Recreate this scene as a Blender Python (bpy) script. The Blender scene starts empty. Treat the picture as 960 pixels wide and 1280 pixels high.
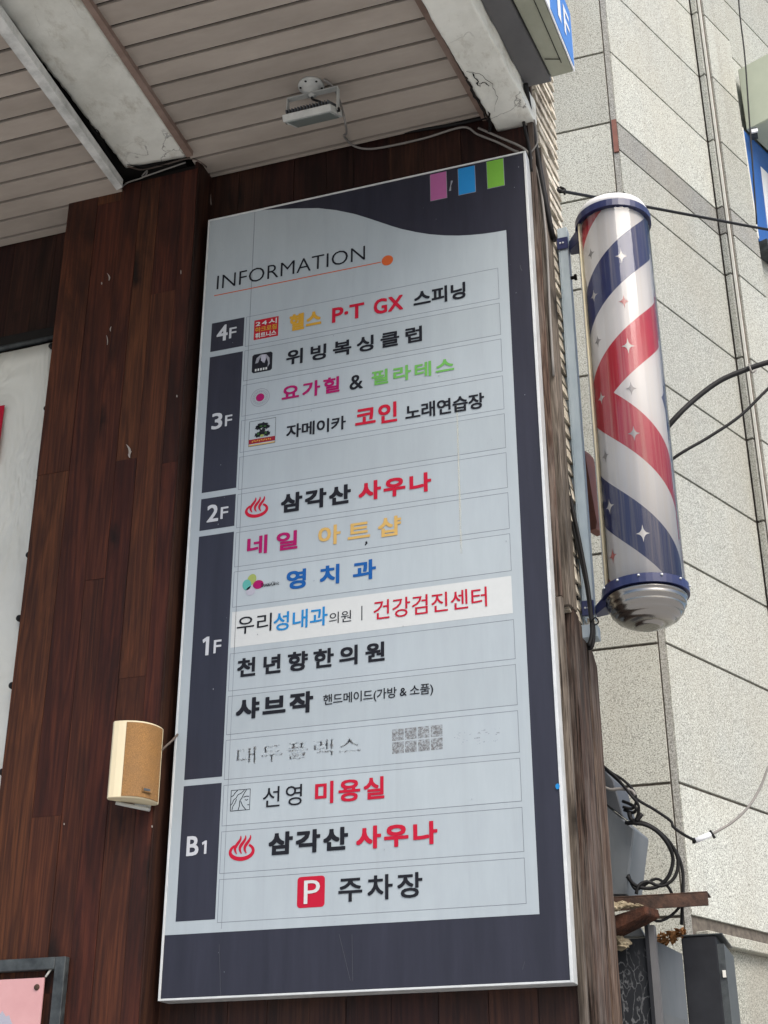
import bpy, bmesh, math, random
from mathutils import Vector, Matrix, noise
random.seed(7)
S = bpy.context.scene
COL = S.collection
R = math.radians

# ---------------------------------------------------------------- camera, sky, sun, exposure
CAM = Vector((1.946, -3.778, -0.487))
YAW, PITCH, ROLL, FPX = R(18.538), R(25.762), R(-0.119), 1759.59   # FPX for a 960 x 1280 frame
fh = Vector((-math.sin(YAW), math.cos(YAW), 0)); rt = Vector((math.cos(YAW), math.sin(YAW), 0)); zz = Vector((0, 0, 1))
FW = fh*math.cos(PITCH) + zz*math.sin(PITCH); u0 = -fh*math.sin(PITCH) + zz*math.cos(PITCH)
RT = rt*math.cos(ROLL) + u0*math.sin(ROLL); UP = -rt*math.sin(ROLL) + u0*math.cos(ROLL)
cd = bpy.data.cameras.new('camera'); cam = bpy.data.objects.new('camera', cd); COL.objects.link(cam)
cam.matrix_world = Matrix(((RT.x, UP.x, -FW.x, CAM.x), (RT.y, UP.y, -FW.y, CAM.y), (RT.z, UP.z, -FW.z, CAM.z), (0, 0, 0, 1)))
cd.sensor_fit = 'VERTICAL'; cd.sensor_height = 36.0; cd.lens = 36.0*FPX/1280.0
cd.clip_start = 0.05; cd.clip_end = 2000
S.camera = cam

SUN_EL, SUN_AZ = R(50), R(136)         # azimuth from +Y towards +X: a veiled sun high to the right of the street
w = bpy.data.worlds.new("World"); S.world = w; w.use_nodes = True
nt = w.node_tree; bg = nt.nodes['Background']
sk = nt.nodes.new('ShaderNodeTexSky'); sk.sky_type = 'NISHITA'; sk.sun_disc = False
sk.sun_elevation = SUN_EL; sk.sun_rotation = SUN_AZ; sk.dust_density = 4.0; sk.air_density = 1.0; sk.ozone_density = 1.0
nt.links.new(sk.outputs[0], bg.inputs[0]); bg.inputs[1].default_value = 0.13
sl = bpy.data.lights.new('sun', 'SUN'); sl.energy = 1.5; sl.angle = R(38); sl.color = (1.0, 0.97, 0.92)
so = bpy.data.objects.new('sun', sl); COL.objects.link(so)
sd = Vector((math.sin(SUN_AZ)*math.cos(SUN_EL), math.cos(SUN_AZ)*math.cos(SUN_EL), math.sin(SUN_EL)))
so.rotation_euler = sd.to_track_quat('Z', 'Y').to_euler()
S.view_settings.view_transform = 'Standard'; S.view_settings.look = 'None'
S.view_settings.exposure = 0.92; S.view_settings.gamma = 1; S.view_settings.use_curve_mapping = False
S.render.engine = 'CYCLES'
S.cycles.use_denoising = True
S.cycles.max_bounces = 8; S.cycles.transparent_max_bounces = 12

# ---------------------------------------------------------------- measuring: a pixel of the 960 x 1280 photo on a known plane
def ray(px, py): return (FW + RT*((px-480)/FPX) - UP*((py-640)/FPX)).normalized()
def at_p(px, py, o, n):
    d = ray(px, py); return CAM + d*((Vector(o)-CAM).dot(n)/d.dot(n))
def at_y(px, py, y): return at_p(px, py, (0, y, 0), Vector((0, 1, 0)))
def at_z(px, py, z): return at_p(px, py, (0, 0, z), Vector((0, 0, 1)))
def at_x(px, py, x): return at_p(px, py, (x, 0, 0), Vector((1, 0, 0)))

# ---------------------------------------------------------------- materials
class NT:
    def __init__(s, name):
        s.m = bpy.data.materials.new(name); s.m.use_nodes = True; s.t = s.m.node_tree
        s.b = s.t.nodes['Principled BSDF']; s.out = s.t.nodes['Material Output']
    def n(s, ty, **kw):
        nd = s.t.nodes.new(ty)
        for k, v in kw.items():
            if k.startswith('i_'):
                key = k[2:]; nd.inputs[int(key) if key.isdigit() else key].default_value = v
            else: setattr(nd, k, v)
        return nd
    def l(s, a, b): s.t.links.new(a, b)
    def math(s, op, a, b=None, c=None):
        nd = s.n('ShaderNodeMath', operation=op)
        for i, v in enumerate((a, b, c)):
            if v is None: continue
            if isinstance(v, (int, float)): nd.inputs[i].default_value = v
            else: s.l(v, nd.inputs[i])
        return nd.outputs[0]
    def coords(s, scale=(1, 1, 1), island=0.0):
        tc = s.n('ShaderNodeTexCoord'); o = tc.outputs['Object']
        if island:
            g = s.n('ShaderNodeNewGeometry'); v = s.n('ShaderNodeVectorMath', operation='SCALE')
            cmb = s.n('ShaderNodeCombineXYZ'); 
            r = g.outputs['Random Per Island']
            s.l(s.math('MULTIPLY', r, 7.31*island), cmb.inputs[0]); s.l(s.math('MULTIPLY', r, 3.77*island), cmb.inputs[1]); s.l(s.math('MULTIPLY', r, 11.9*island), cmb.inputs[2])
            ad = s.n('ShaderNodeVectorMath', operation='ADD'); s.l(o, ad.inputs[0]); s.l(cmb.outputs[0], ad.inputs[1]); o = ad.outputs[0]
        mp = s.n('ShaderNodeMapping'); mp.inputs['Scale'].default_value = scale; s.l(o, mp.inputs[0]); return mp.outputs[0]
    def noise(s, vec, scale, detail=4, rough=0.55, dist=0.0):
        nd = s.n('ShaderNodeTexNoise', i_Scale=scale, i_Detail=detail, i_Roughness=rough, i_Distortion=dist); s.l(vec, nd.inputs['Vector']); return nd.outputs['Fac']
    def ramp(s, fac, stops, interp='LINEAR'):
        nd = s.n('ShaderNodeValToRGB'); cr = nd.color_ramp; cr.interpolation = interp
        while len(cr.elements) < len(stops): cr.elements.new(0.5)
        for e, (p, c) in zip(cr.elements, stops):
            e.position = p; e.color = (c, c, c, 1) if isinstance(c, (int, float)) else (*c, 1)
        s.l(fac, nd.inputs[0]); return nd.outputs[0]
    def mix(s, fac, a, b, mode='MIX'):
        nd = s.n('ShaderNodeMix', data_type='RGBA', blend_type=mode)
        for sock, v in ((nd.inputs[0], fac), (nd.inputs[6], a), (nd.inputs[7], b)):
            if isinstance(v, (int, float)): sock.default_value = v
            elif isinstance(v, tuple): sock.default_value = (*v, 1)
            else: s.l(v, sock)
        return nd.outputs[2]
    def bump(s, h, strength=0.3, dist=0.002):
        nd = s.n('ShaderNodeBump', i_Strength=strength, i_Distance=dist); s.l(h, nd.inputs['Height']); s.l(nd.outputs[0], s.b.inputs['Normal'])
    def fin(s, color=None, rough=0.5, spec=0.5, metal=0.0):
        if color is not None:
            if isinstance(color, tuple): s.b.inputs['Base Color'].default_value = (*color, 1)
            else: s.l(color, s.b.inputs['Base Color'])
        if isinstance(rough, (int, float)): s.b.inputs['Roughness'].default_value = rough
        else: s.l(rough, s.b.inputs['Roughness'])
        s.b.inputs['Specular IOR Level'].default_value = spec; s.b.inputs['Metallic'].default_value = metal
        return s.m

def wood(name, dark, mid, light, axis='z', rough=0.55, grain=1.0, island=1.0, weather=0.0, crack=.35):
    n = NT(name); k = {'z': (1, 1, .045), 'x': (.045, 1, 1), 'y': (1, .045, 1)}[axis]
    v = n.coords(k, island)
    base = n.noise(v, 9*grain, 3, .6, .4)
    rings = n.math('FRACT', n.math('MULTIPLY', base, 11.0))
    rings = n.math('ABSOLUTE', n.math('SUBTRACT', rings, .5))
    fine = n.noise(v, 130*grain, 4, .7)
    big = n.noise(n.coords((1, 1, .35) if axis == 'z' else (1, 1, 1), island), 3.0, 3)
    f = n.math('ADD', n.math('MULTIPLY', rings, .55), n.math('MULTIPLY', fine, .80))
    f = n.math('ADD', n.math('MULTIPLY', f, .78), n.math('MULTIPLY', big, .42))
    c = n.ramp(f, [(.30, dark), (.58, mid), (.86, light)])
    g = n.n('ShaderNodeNewGeometry')
    hs = n.n('ShaderNodeHueSaturation'); n.l(c, hs.inputs['Color'])
    n.l(n.math('ADD', n.math('MULTIPLY', g.outputs['Random Per Island'], .45), .78), hs.inputs['Value'])
    n.l(n.math('ADD', n.math('MULTIPLY', g.outputs['Random Per Island'], .02), .49), hs.inputs['Hue'])
    c = hs.outputs[0]
    if weather:
        wv = n.ramp(n.noise(n.coords((1, 1, .12), island), 22, 5, .7), [(.45, 0), (.7, weather)])
        c = n.mix(wv, c, (.20, .18, .16))
    ck = n.ramp(n.noise(n.coords({'z': (1, 1, .018), 'x': (.018, 1, 1), 'y': (1, .018, 1)}[axis], island), 170, 3, .7), [(.37, crack), (.47, 0)])
    c = n.mix(ck, c, tuple(q*.5 for q in dark))
    # knots
    wob = n.n('ShaderNodeTexNoise', i_Scale=9.0, i_Detail=3.0); n.l(n.coords((1, 1, 1), island), wob.inputs['Vector'])
    vm = n.n('ShaderNodeVectorMath', operation='MULTIPLY_ADD'); vm.inputs[1].default_value = (.10, .10, .10); n.l(wob.outputs['Color'], vm.inputs[0]); n.l(n.coords((1.6, .4, .55), island), vm.inputs[2])
    vo = n.n('ShaderNodeTexVoronoi', i_Scale=4.2); n.l(vm.outputs[0], vo.inputs['Vector'])
    kn = n.ramp(vo.outputs['Distance'], [(.06, .92), (.20, 0)])
    bl = n.ramp(n.noise(n.coords((1, 1, .22), island*.3), 5.0, 5, .7, .6), [(.48, 0), (.66, .72)])
    c = n.mix(bl, c, tuple(q*.8 for q in dark))
    c = n.mix(kn, c, tuple(q*.45 for q in dark))
    n.bump(f, .35, .0015)
    return n.fin(c, n.math('ADD', n.math('MULTIPLY', fine, .3), rough-.05), .22)

def noisy(name, a, b, scale=6, rough=.6, spec=.4, metal=0., bump=0., bscale=60, lo=.35, hi=.7, streak=None):
    n = NT(name); v = n.coords(streak or (1, 1, 1))
    f = n.noise(v, scale, 6, .65); c = n.ramp(f, [(lo, a), (hi, b)])
    if bump: n.bump(n.noise(n.coords(), bscale, 4), bump, .003)
    return n.fin(c, n.math('ADD', n.math('MULTIPLY', f, .25), rough-.12), spec, metal)
def plain(name, c, rough=.5, spec=.4, metal=0.):
    n = NT(name); f = n.noise(n.coords(), 35, 5, .7)
    return n.fin(n.mix(n.math('MULTIPLY', f, .5), c, tuple(q*.78 for q in c)), n.math('ADD', n.math('MULTIPLY', f, .2), rough-.1), spec, metal)

def granite(name, base, stain=.5):
    n = NT(name); v = n.coords()
    f1 = n.noise(v, 150, 3, .8); vo = n.n('ShaderNodeTexVoronoi', i_Scale=210.0); n.l(v, vo.inputs['Vector'])
    sp = n.ramp(f1, [(.34, tuple(q*.25 for q in base)), (.45, tuple(q*.85 for q in base)), (.55, base), (.64, tuple(min(q*1.65, .8) for q in base))])
    rnd = n.n('ShaderNodeSeparateColor'); n.l(vo.outputs['Color'], rnd.inputs[0])
    sp = n.mix(n.ramp(rnd.outputs[0], [(.82, 0), (.86, .7)], 'LINEAR'), sp, tuple(q*.3 for q in base))
    # soft weathering, rain streaks and per-panel tone
    st = n.ramp(n.noise(n.coords((1, 1, .22)), 2.6, 5, .65), [(.42, 0), (.72, stain)])
    sp = n.mix(st, sp, n.mix(.6, sp, (.25, .23, .19)))
    pt_ = n.ramp(n.noise(n.coords((1, 1, .8)), 1.1, 4, .6), [(.40, 0), (.62, .45)]); sp = n.mix(pt_, sp, (.36, .335, .26), 'MULTIPLY' if False else 'MIX') if False else n.mix(pt_, sp, n.mix(.35, sp, (.40, .36, .26)))
    rs = n.ramp(n.noise(n.coords((1, 1, .05)), 9, 4, .65), [(.56, 0), (.74, .42)]); sp = n.mix(rs, sp, n.mix(.55, sp, (.17, .155, .13)))
    g = n.n('ShaderNodeNewGeometry'); hs = n.n('ShaderNodeHueSaturation'); n.l(sp, hs.inputs['Color'])
    n.l(n.math('ADD', n.math('MULTIPLY', g.outputs['Random Per Island'], .30), .85), hs.inputs['Value'])
    n.bump(f1, .35, .002)
    return n.fin(hs.outputs[0], .75, .3)

M = {}
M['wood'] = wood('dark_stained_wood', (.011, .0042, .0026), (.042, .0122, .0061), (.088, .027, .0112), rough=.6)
M['wood_shade'] = wood('shaded_brown_board', (.006, .003, .0023), (.020, .007, .005), (.042, .0155, .009), rough=.5)  # darker copy of the stained wood: shade of recessed boards put into the colour
M['wood_grey'] = wood('weathered_board', (.008, .005, .0038), (.050, .030, .022), (.135, .094, .072), rough=.85, grain=2.4, weather=.5, crack=.9)
M['wood_post'] = wood('grey_weathered_post', (.014, .011, .0085), (.078, .063, .050), (.185, .155, .128), rough=.9, grain=2.4, weather=.6, crack=.9)
n = NT('soffit_slat'); g = n.n('ShaderNodeNewGeometry'); v = n.coords((.35, 1, 1))
c = n.ramp(n.noise(v, 7, 5, .65), [(.3, (.30, .262, .222)), (.7, (.40, .352, .302))])
hs = n.n('ShaderNodeHueSaturation'); n.l(c, hs.inputs['Color']); n.l(n.math('ADD', n.math('MULTIPLY', g.outputs['Random Per Island'], .16), .9), hs.inputs['Value'])
M['slat'] = n.fin(hs.outputs[0], .6, .35)
M['trim_brown'] = noisy('brown_trim', (.17, .115, .09), (.27, .20, .165), 9, .6)
n = NT('old_white_concrete'); v = n.coords()
c = n.ramp(n.noise(v, 3.2, 7, .68), [(.3, (.50, .50, .445)), (.55, (.66, .665, .605)), (.75, (.71, .715, .66))])
c = n.mix(n.ramp(n.noise(n.coords((1, .5, 1)), 11, 6, .75), [(.53, 0), (.70, .62)]), c, (.30, .27, .21))
vo = n.n('ShaderNodeTexVoronoi', feature='DISTANCE_TO_EDGE', i_Scale=2.6)
wv = n.n('ShaderNodeVectorMath', operation='ADD'); nn = n.n('ShaderNodeTexNoise', i_Scale=7.0, i_Detail=5.0); n.l(v, nn.inputs['Vector']); sc = n.n('ShaderNodeVectorMath', operation='SCALE'); sc.inputs['Scale'].default_value = .22
n.l(nn.outputs['Color'], sc.inputs[0]); n.l(v, wv.inputs[0]); n.l(sc.outputs[0], wv.inputs[1]); n.l(wv.outputs[0], vo.inputs['Vector'])
crk = n.math('MULTIPLY', n.ramp(vo.outputs['Distance'], [(.0, 1), (.006, 0)]), n.ramp(n.noise(v, 1.7, 2), [(.5, 0), (.6, .8)]))
c = n.mix(crk, c, (.07, .065, .06)); n.bump(n.noise(v, 45, 5), .4, .004)
M['concrete'] = n.fin(c, .85, .25)
M['rail'] = noisy('dirty_white_metal', (.36, .37, .35), (.62, .63, .6), 14, .5, .4, 0, .1, lo=.3, hi=.6)
M['dark'] = plain('dark_void', (.012, .011, .010), .9, .2)
M['aluminium'] = noisy('white_aluminium', (.47, .495, .495), (.58, .60, .60), 18, .38, .5, .15)
n = NT('silver_sign_face'); v = n.coords((1, 1, .18))
c = n.ramp(n.noise(v, 16, 5, .7), [(.35, (.305, .35, .378)), (.65, (.328, .376, .404))])
c = n.mix(n.ramp(n.noise(n.coords(), 38, 4, .7), [(.68, 0), (.78, .35)]), c, (.20, .20, .20))
c = n.mix(n.ramp(n.noise(n.coords((1, 1, .035)), 26, 4, .7), [(.56, 0), (.72, .13)]), c, (.22, .24, .24))
c = n.mix(n.ramp(n.noise(n.coords(), 2.2, 4, .6), [(.42, 0), (.68, .16)]), c, (.24, .26, .265))
M['silver'] = n.fin(c, .42, .4)
for nm_, k_ in (('silver_old', .955), ('silver_new', 1.045)):
    n2 = M['silver'].copy(); n2.name = nm_; M[nm_] = n2
    for nd in n2.node_tree.nodes:
        if nd.type == 'VALTORGB' and nd.color_ramp.elements[0].color[0] > .2:
            for e in nd.color_ramp.elements: e.color = (e.color[0]*k_, e.color[1]*k_, e.color[2]*k_*.995, 1)
n = NT('navy_sign_face'); v = n.coords((1, 1, .08))
c = n.ramp(n.noise(v, 20, 5, .7), [(.35, (.014, .015, .025)), (.72, (.022, .023, .037))])
M['navy'] = n.fin(c, .4, .35)
for nm, c in dict(black=(.012, .013, .018), red=(.40, .010, .032), magenta=(.30, .008, .10), gold=(.48, .27, .035), paleg=(.50, .33, .11), green=(.13, .36, .085),
                  blue=(.010, .085, .29), skyblue=(.015, .19, .46), tabtxt=(.46, .48, .51), white=(.50, .525, .525), orange=(.48, .10, .03), iconred=(.36, .012, .025),
                  pink=(.33, .10, .24), cyan=(.02, .20, .47), lime=(.14, .33, .045), teal=(.09, .33, .30), olive=(.27, .33, .10), lilac=(.36, .36, .42), line=(.14, .155, .175),
                  darkgreen=(.035, .10, .03), darkred=(.22, .015, .03), midgrey=(.24, .25, .28)).items():
    M[nm] = plain('vinyl_'+nm, c, .55, .12)
n = NT('worn_vinyl_residue'); v = n.coords(); f = n.noise(n.coords((1, 1, 1.6)), 75, 4, .75)
tr = n.n('ShaderNodeBsdfTransparent'); mx = n.n('ShaderNodeMixShader'); n.l(n.ramp(f, [(.53, 0), (.60, .20)]), mx.inputs[0]); n.fin((.16, .155, .16), .7)
n.l(tr.outputs[0], mx.inputs[1]); n.l(n.b.outputs[0], mx.inputs[2]); n.l(mx.outputs[0], n.out.inputs[0]); M['residue'] = n.m
n = NT('worn_film_block'); f = n.noise(n.coords(), 110, 4, .75)
tr = n.n('ShaderNodeBsdfTransparent'); mx = n.n('ShaderNodeMixShader'); n.l(n.ramp(f, [(.42, .04), (.62, .45)]), mx.inputs[0]); n.fin((.17, .16, .16), .7)
n.l(tr.outputs[0], mx.inputs[1]); n.l(n.b.outputs[0], mx.inputs[2]); n.l(mx.outputs[0], n.out.inputs[0]); M['residue_dense'] = n.m
n = NT('drip_streak'); v = n.coords((1, 1, .1)); f = n.noise(v, 40, 3, .8)
tr = n.n('ShaderNodeBsdfTransparent'); mx = n.n('ShaderNodeMixShader'); n.l(n.ramp(f, [(.35, .0), (.7, .38)]), mx.inputs[0]); n.fin((.60, .60, .50), .6)
n.l(tr.outputs[0], mx.inputs[1]); n.l(n.b.outputs[0], mx.inputs[2]); n.l(mx.outputs[0], n.out.inputs[0]); M['drip'] = n.m
M['cable'] = plain('black_cable', (.009, .009, .0095), .6, .2)
M['cable_grey'] = plain('grey_cable', (.20, .19, .175), .6, .3)
M['cable_brown'] = plain('dull_brown_cable', (.12, .095, .08), .6, .3)
M['zinc'] = noisy('zinc_steel', (.25, .31, .34), (.40, .46, .49), 12, .45, .5, .35, streak=(1, 1, .2))
M['lampgrey'] = noisy('lamp_grey_paint', (.36, .37, .35), (.48, .49, .46), 20, .45)
M['lens'] = plain('lamp_glass_grey', (.22, .25, .23), .15, .6)
M['cream'] = noisy('cream_plastic', (.62, .54, .36), (.72, .65, .46), 8, .45, .4, streak=(1, 1, .3))
n = NT('speaker_mesh'); v = n.coords(); f = n.noise(v, 420, 2, .6); big = n.noise(v, 9, 4)
c = n.mix(n.ramp(big, [(.35, 0), (.65, .6)]), n.ramp(f, [(.38, (.19, .095, .03)), (.62, (.36, .19, .062))]), (.20, .115, .05)); n.bump(f, .6, .002)
M['mesh'] = n.fin(c, .7, .3)
n = NT('banner_vinyl'); f = n.noise(n.coords(), 3, 4); n.bump(n.noise(n.coords((1, 1, .5)), 4, 3, .6, 1.2), 1.0, .05)
M['banner'] = n.fin(n.ramp(f, [(.3, (.56, .565, .51)), (.7, (.64, .645, .595))]), .55, .35)
M['pinksheet'] = noisy('pink_sheet', (.50, .27, .27), (.56, .32, .32), 6, .45)
M['frameblack'] = noisy('worn_black_frame', (.016, .02, .022), (.06, .07, .072), 22, .5, .4)
M['navyblue'] = noisy('navy_blue_paint', (.010, .015, .060), (.018, .025, .09), 10, .35, .5)
n = NT('brushed_stainless'); f = n.noise(n.coords((1, 1, 9)), 9, 4, .7)
M['chrome'] = n.fin((.27, .26, .245), n.math('ADD', n.math('MULTIPLY', f, .16), .14), .5, 1.0)
M['whitecap'] = noisy('white_cap', (.68, .68, .68), (.8, .8, .8), 8, .35)
M['granite'] = granite('granite_front', (.42, .432, .385), .45)
M['granite_side'] = granite('granite_side', (.395, .41, .375), .45)
M['granite_dirty'] = granite('granite_stained', (.33, .335, .29), .9)
M['stained_band'] = granite('granite_grey_band', (.25, .255, .24), .6)
M['joint'] = noisy('dark_joint', (.07, .06, .05), (.16, .14, .115), 30, .9)
M['bead'] = noisy('pale_bead', (.5, .5, .45), (.62, .62, .57), 20, .7)
M['fascia'] = noisy('grey_fascia_metal', (.085, .085, .088), (.115, .115, .118), 5, .5)
M['olive_metal'] = noisy('olive_grey_metal', (.25, .26, .20), (.33, .34, .27), 5, .5)
M['signblue'] = plain('blue_sign_film', (.055, .20, .55), .4, .4)
M['signblue2'] = plain('deep_blue_panel', (.025, .11, .36), .4, .4)
M['signwhite'] = plain('white_sign_film', (.74, .76, .78), .4, .4)
M['palegreen'] = noisy('pale_green_box', (.40, .44, .34), (.47, .51, .40), 3, .6)
n = NT('split_stone_tile'); v = n.coords(); g = n.n('ShaderNodeNewGeometry'); f = n.noise(v, 28, 6, .7)
c = n.ramp(f, [(.3, (.24, .20, .145)), (.5, (.48, .44, .36)), (.7, (.68, .65, .57))])
c = n.mix(n.ramp(n.noise(n.coords((1, 1, .3)), 14, 5, .7), [(.5, 0), (.68, .85)]), c, (.09, .06, .04))
hs = n.n('ShaderNodeHueSaturation'); n.l(c, hs.inputs['Color']); n.l(n.math('ADD', n.math('MULTIPLY', g.outputs['Random Per Island'], .5), .75), hs.inputs['Value'])
n.bump(f, .8, .006); M['stone'] = n.fin(hs.outputs[0], .85, .25)
M['rust'] = noisy('rusty_steel', (.022, .015, .012), (.10, .055, .038), 24, .8, .3, .1, .5, 120)
M['rustwood'] = noisy('rotten_rusty_timber', (.013, .007, .005), (.072, .029, .017), 30, .9, .2, 0, .9, 90)
M['redboard'] = noisy('red_brown_board', (.13, .045, .030), (.20, .075, .05), 15, .6)
M['crumb'] = noisy('crumbling_mortar', (.11, .085, .05), (.34, .29, .20), 60, .95, .2, 0, 1., 90)
M['leaf'] = noisy('dry_leaves', (.14, .055, .018), (.36, .19, .08), 50, .9, .2)
M['cabinet'] = noisy('grey_cabinet_paint', (.08, .092, .10), (.125, .137, .146), 8, .5, streak=(1, 1, .3))
M['cabinet_dark'] = noisy('dark_grey_lid', (.045, .05, .056), (.075, .082, .09), 10, .55)
n = NT('flaking_black_paint'); v = n.coords((1, 1, .5)); vo = n.n('ShaderNodeTexVoronoi', feature='DISTANCE_TO_EDGE', i_Scale=24.0)
nn = n.n('ShaderNodeTexNoise', i_Scale=14.0, i_Detail=5.0); n.l(v, nn.inputs['Vector']); wv = n.n('ShaderNodeVectorMath', operation='MULTIPLY_ADD'); wv.inputs[1].default_value = (.16, .16, .16)
n.l(nn.outputs['Color'], wv.inputs[0]); n.l(v, wv.inputs[2]); n.l(wv.outputs[0], vo.inputs['Vector'])
crk = n.math('MULTIPLY', n.ramp(vo.outputs['Distance'], [(0, 1), (.05, 0)]), n.ramp(n.noise(v, 9, 4, .7), [(.44, 0), (.54, 1)]))
M['flaky'] = n.fin(n.mix(crk, (.012, .014, .017), (.12, .125, .13)), .65, .2)
M['blackpaint'] = noisy('black_paint', (.010, .011, .014), (.018, .020, .024), 12, .65, .2)
M['greysheet'] = noisy('grey_metal_sheet', (.085, .10, .112), (.135, .15, .165), 7, .5, .35, .1, streak=(1, 1, .15))
M['asphalt'] = noisy('street_paving', (.36, .355, .34), (.46, .45, .43), 4, .9, .2, 0, .3, 80)
M['scuff'] = plain('pale_scuff', (.30, .27, .24), .8)
n = NT('clear_acrylic'); tr = n.n('ShaderNodeBsdfTransparent'); tr.inputs[0].default_value = (.985, .985, .98, 1)
gl = n.n('ShaderNodeBsdfGlossy', i_Roughness=.09); fr = n.n('ShaderNodeFresnel', i_IOR=1.36); mx = n.n('ShaderNodeMixShader')
n.l(n.math('ADD', n.math('MULTIPLY', fr.outputs[0], .85), .025), mx.inputs[0]); n.l(tr.outputs[0], mx.inputs[1]); n.l(gl.outputs[0], mx.inputs[2]); n.l(mx.outputs[0], n.out.inputs[0]); M['acrylic'] = n.m

M['faint'] = plain('faint_scratch', (.06, .062, .075), .6)
# ---------------------------------------------------------------- mesh helpers
OFF = {}
def off(p):
    return OFF[p.name] if p else Vector((0, 0, 0))
class MB:
    def __init__(s): s.bm = bmesh.new(); s.mats = []
    def box(s, a, b, bevel=0):
        a, b = Vector(a), Vector(b); lo = Vector(map(min, a, b)); hi = Vector(map(max, a, b))
        vs = [s.bm.verts.new((x, y, z)) for x in (lo.x, hi.x) for y in (lo.y, hi.y) for z in (lo.z, hi.z)]
        fs = [s.bm.faces.new([vs[i] for i in f]) for f in ((0, 1, 3, 2), (4, 6, 7, 5), (0, 4, 5, 1), (2, 3, 7, 6), (0, 2, 6, 4), (1, 5, 7, 3))]
        if bevel: bmesh.ops.bevel(s.bm, geom=list({e for f in fs for e in f.edges}), offset=bevel, segments=2, affect='EDGES', profile=.5)
        return s
    def hexa(s, p):       # 8 corners: bottom ring then top ring
        vs = [s.bm.verts.new(q) for q in p]
        for f in ((3, 2, 1, 0), (4, 5, 6, 7), (0, 1, 5, 4), (1, 2, 6, 5), (2, 3, 7, 6), (3, 0, 4, 7)): s.bm.faces.new([vs[i] for i in f])
        return s
    def prism(s, pts, d):  # outline extruded along d
        d = Vector(d); a = [s.bm.verts.new(p) for p in pts]; b = [s.bm.verts.new(Vector(p)+d) for p in pts]; k = len(pts)
        s.bm.faces.new(a); s.bm.faces.new(b[::-1])
        for i in range(k): s.bm.faces.new((a[i], b[i], b[(i+1) % k], a[(i+1) % k]))
        return s
    def poly(s, pts): s.bm.faces.new([s.bm.verts.new(p) for p in pts]); return s
    def tube(s, pts, r, seg=8, smooth=4, taper=None):
        pts = [Vector(p) for p in pts]
        if smooth and len(pts) > 2:
            o = []; q = [pts[0]*2-pts[1]] + pts + [pts[-1]*2-pts[-2]]
            for i in range(1, len(q)-2):
                for k in range(smooth):
                    t = k/smooth; p0, p1, p2, p3 = q[i-1:i+3]
                    o.append(.5*((2*p1)+(p2-p0)*t+(2*p0-5*p1+4*p2-p3)*t*t+(3*p1-p0-3*p2+p3)*t**3))
            o.append(pts[-1]); pts = o
        rings = []; up = Vector((.13, .29, .95)).normalized()
        for i, p in enumerate(pts):
            t = (pts[min(i+1, len(pts)-1)]-pts[max(i-1, 0)])
            t = t.normalized() if t.length > 1e-9 else Vector((0, 0, 1))
            a = t.cross(up); a = a.normalized() if a.length > 1e-4 else t.orthogonal().normalized(); b = t.cross(a)
            up = -a.cross(t).normalized() if False else up
            rings.append([s.bm.verts.new(p + (a*math.cos(k*2*math.pi/seg)+b*math.sin(k*2*math.pi/seg))*r) for k in range(seg)])
        for A, B in zip(rings, rings[1:]):
            for k in range(seg):
                f = s.bm.faces.new((A[k], A[(k+1) % seg], B[(k+1) % seg], B[k])); f.smooth = True
        s.bm.faces.new(rings[0][::-1]); s.bm.faces.new(rings[-1]); return s
    def lathe(s, c, prof, seg=48, smooth=True, axis=(0, 0, 1), caps=True):
        c = Vector(c); ax = Vector(axis).normalized(); x = ax.orthogonal().normalized(); y = ax.cross(x); rings = []
        for r, h in prof:
            rings.append([s.bm.verts.new(c+ax*h+(x*math.cos(2*math.pi*k/seg)+y*math.sin(2*math.pi*k/seg))*max(r, 1e-4)) for k in range(seg)])
        for A, B in zip(rings, rings[1:]):
            for k in range(seg):
                f = s.bm.faces.new((A[k], A[(k+1) % seg], B[(k+1) % seg], B[k])); f.smooth = smooth
        if caps: s.bm.faces.new(rings[0][::-1]); s.bm.faces.new(rings[-1])
        return s
    def build(s, name, mat, parent=None, bevel=0):
        bmesh.ops.recalc_face_normals(s.bm, faces=s.bm.faces) if not getattr(s, 'keep', False) else None
        if bevel: bmesh.ops.bevel(s.bm, geom=[e for e in s.bm.edges if len(e.link_faces) == 2 and e.calc_face_angle(0) > .6], offset=bevel, segments=1, affect='EDGES')
        o_ = off(parent)
        for v in s.bm.verts: v.co -= o_
        me = bpy.data.meshes.new(name); s.bm.to_mesh(me); s.bm.free(); me.materials.append(M[mat] if isinstance(mat, str) else mat)
        ob = bpy.data.objects.new(name, me); COL.objects.link(ob)
        if parent: ob.parent = parent
        OFF[ob.name] = o_
        return ob
def thing(name, loc, label, cat, group=None):
    o = bpy.data.objects.new(name, None); COL.objects.link(o); o.location = loc; o.empty_display_size = .1
    OFF[o.name] = Vector(loc); return tag(o, label, cat, group)
def tag(o, label, cat, group=None):
    o['label'] = label; o['category'] = cat
    if group: o['group'] = group
    return o
def part(o, label): o['label'] = label; return o

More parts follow.
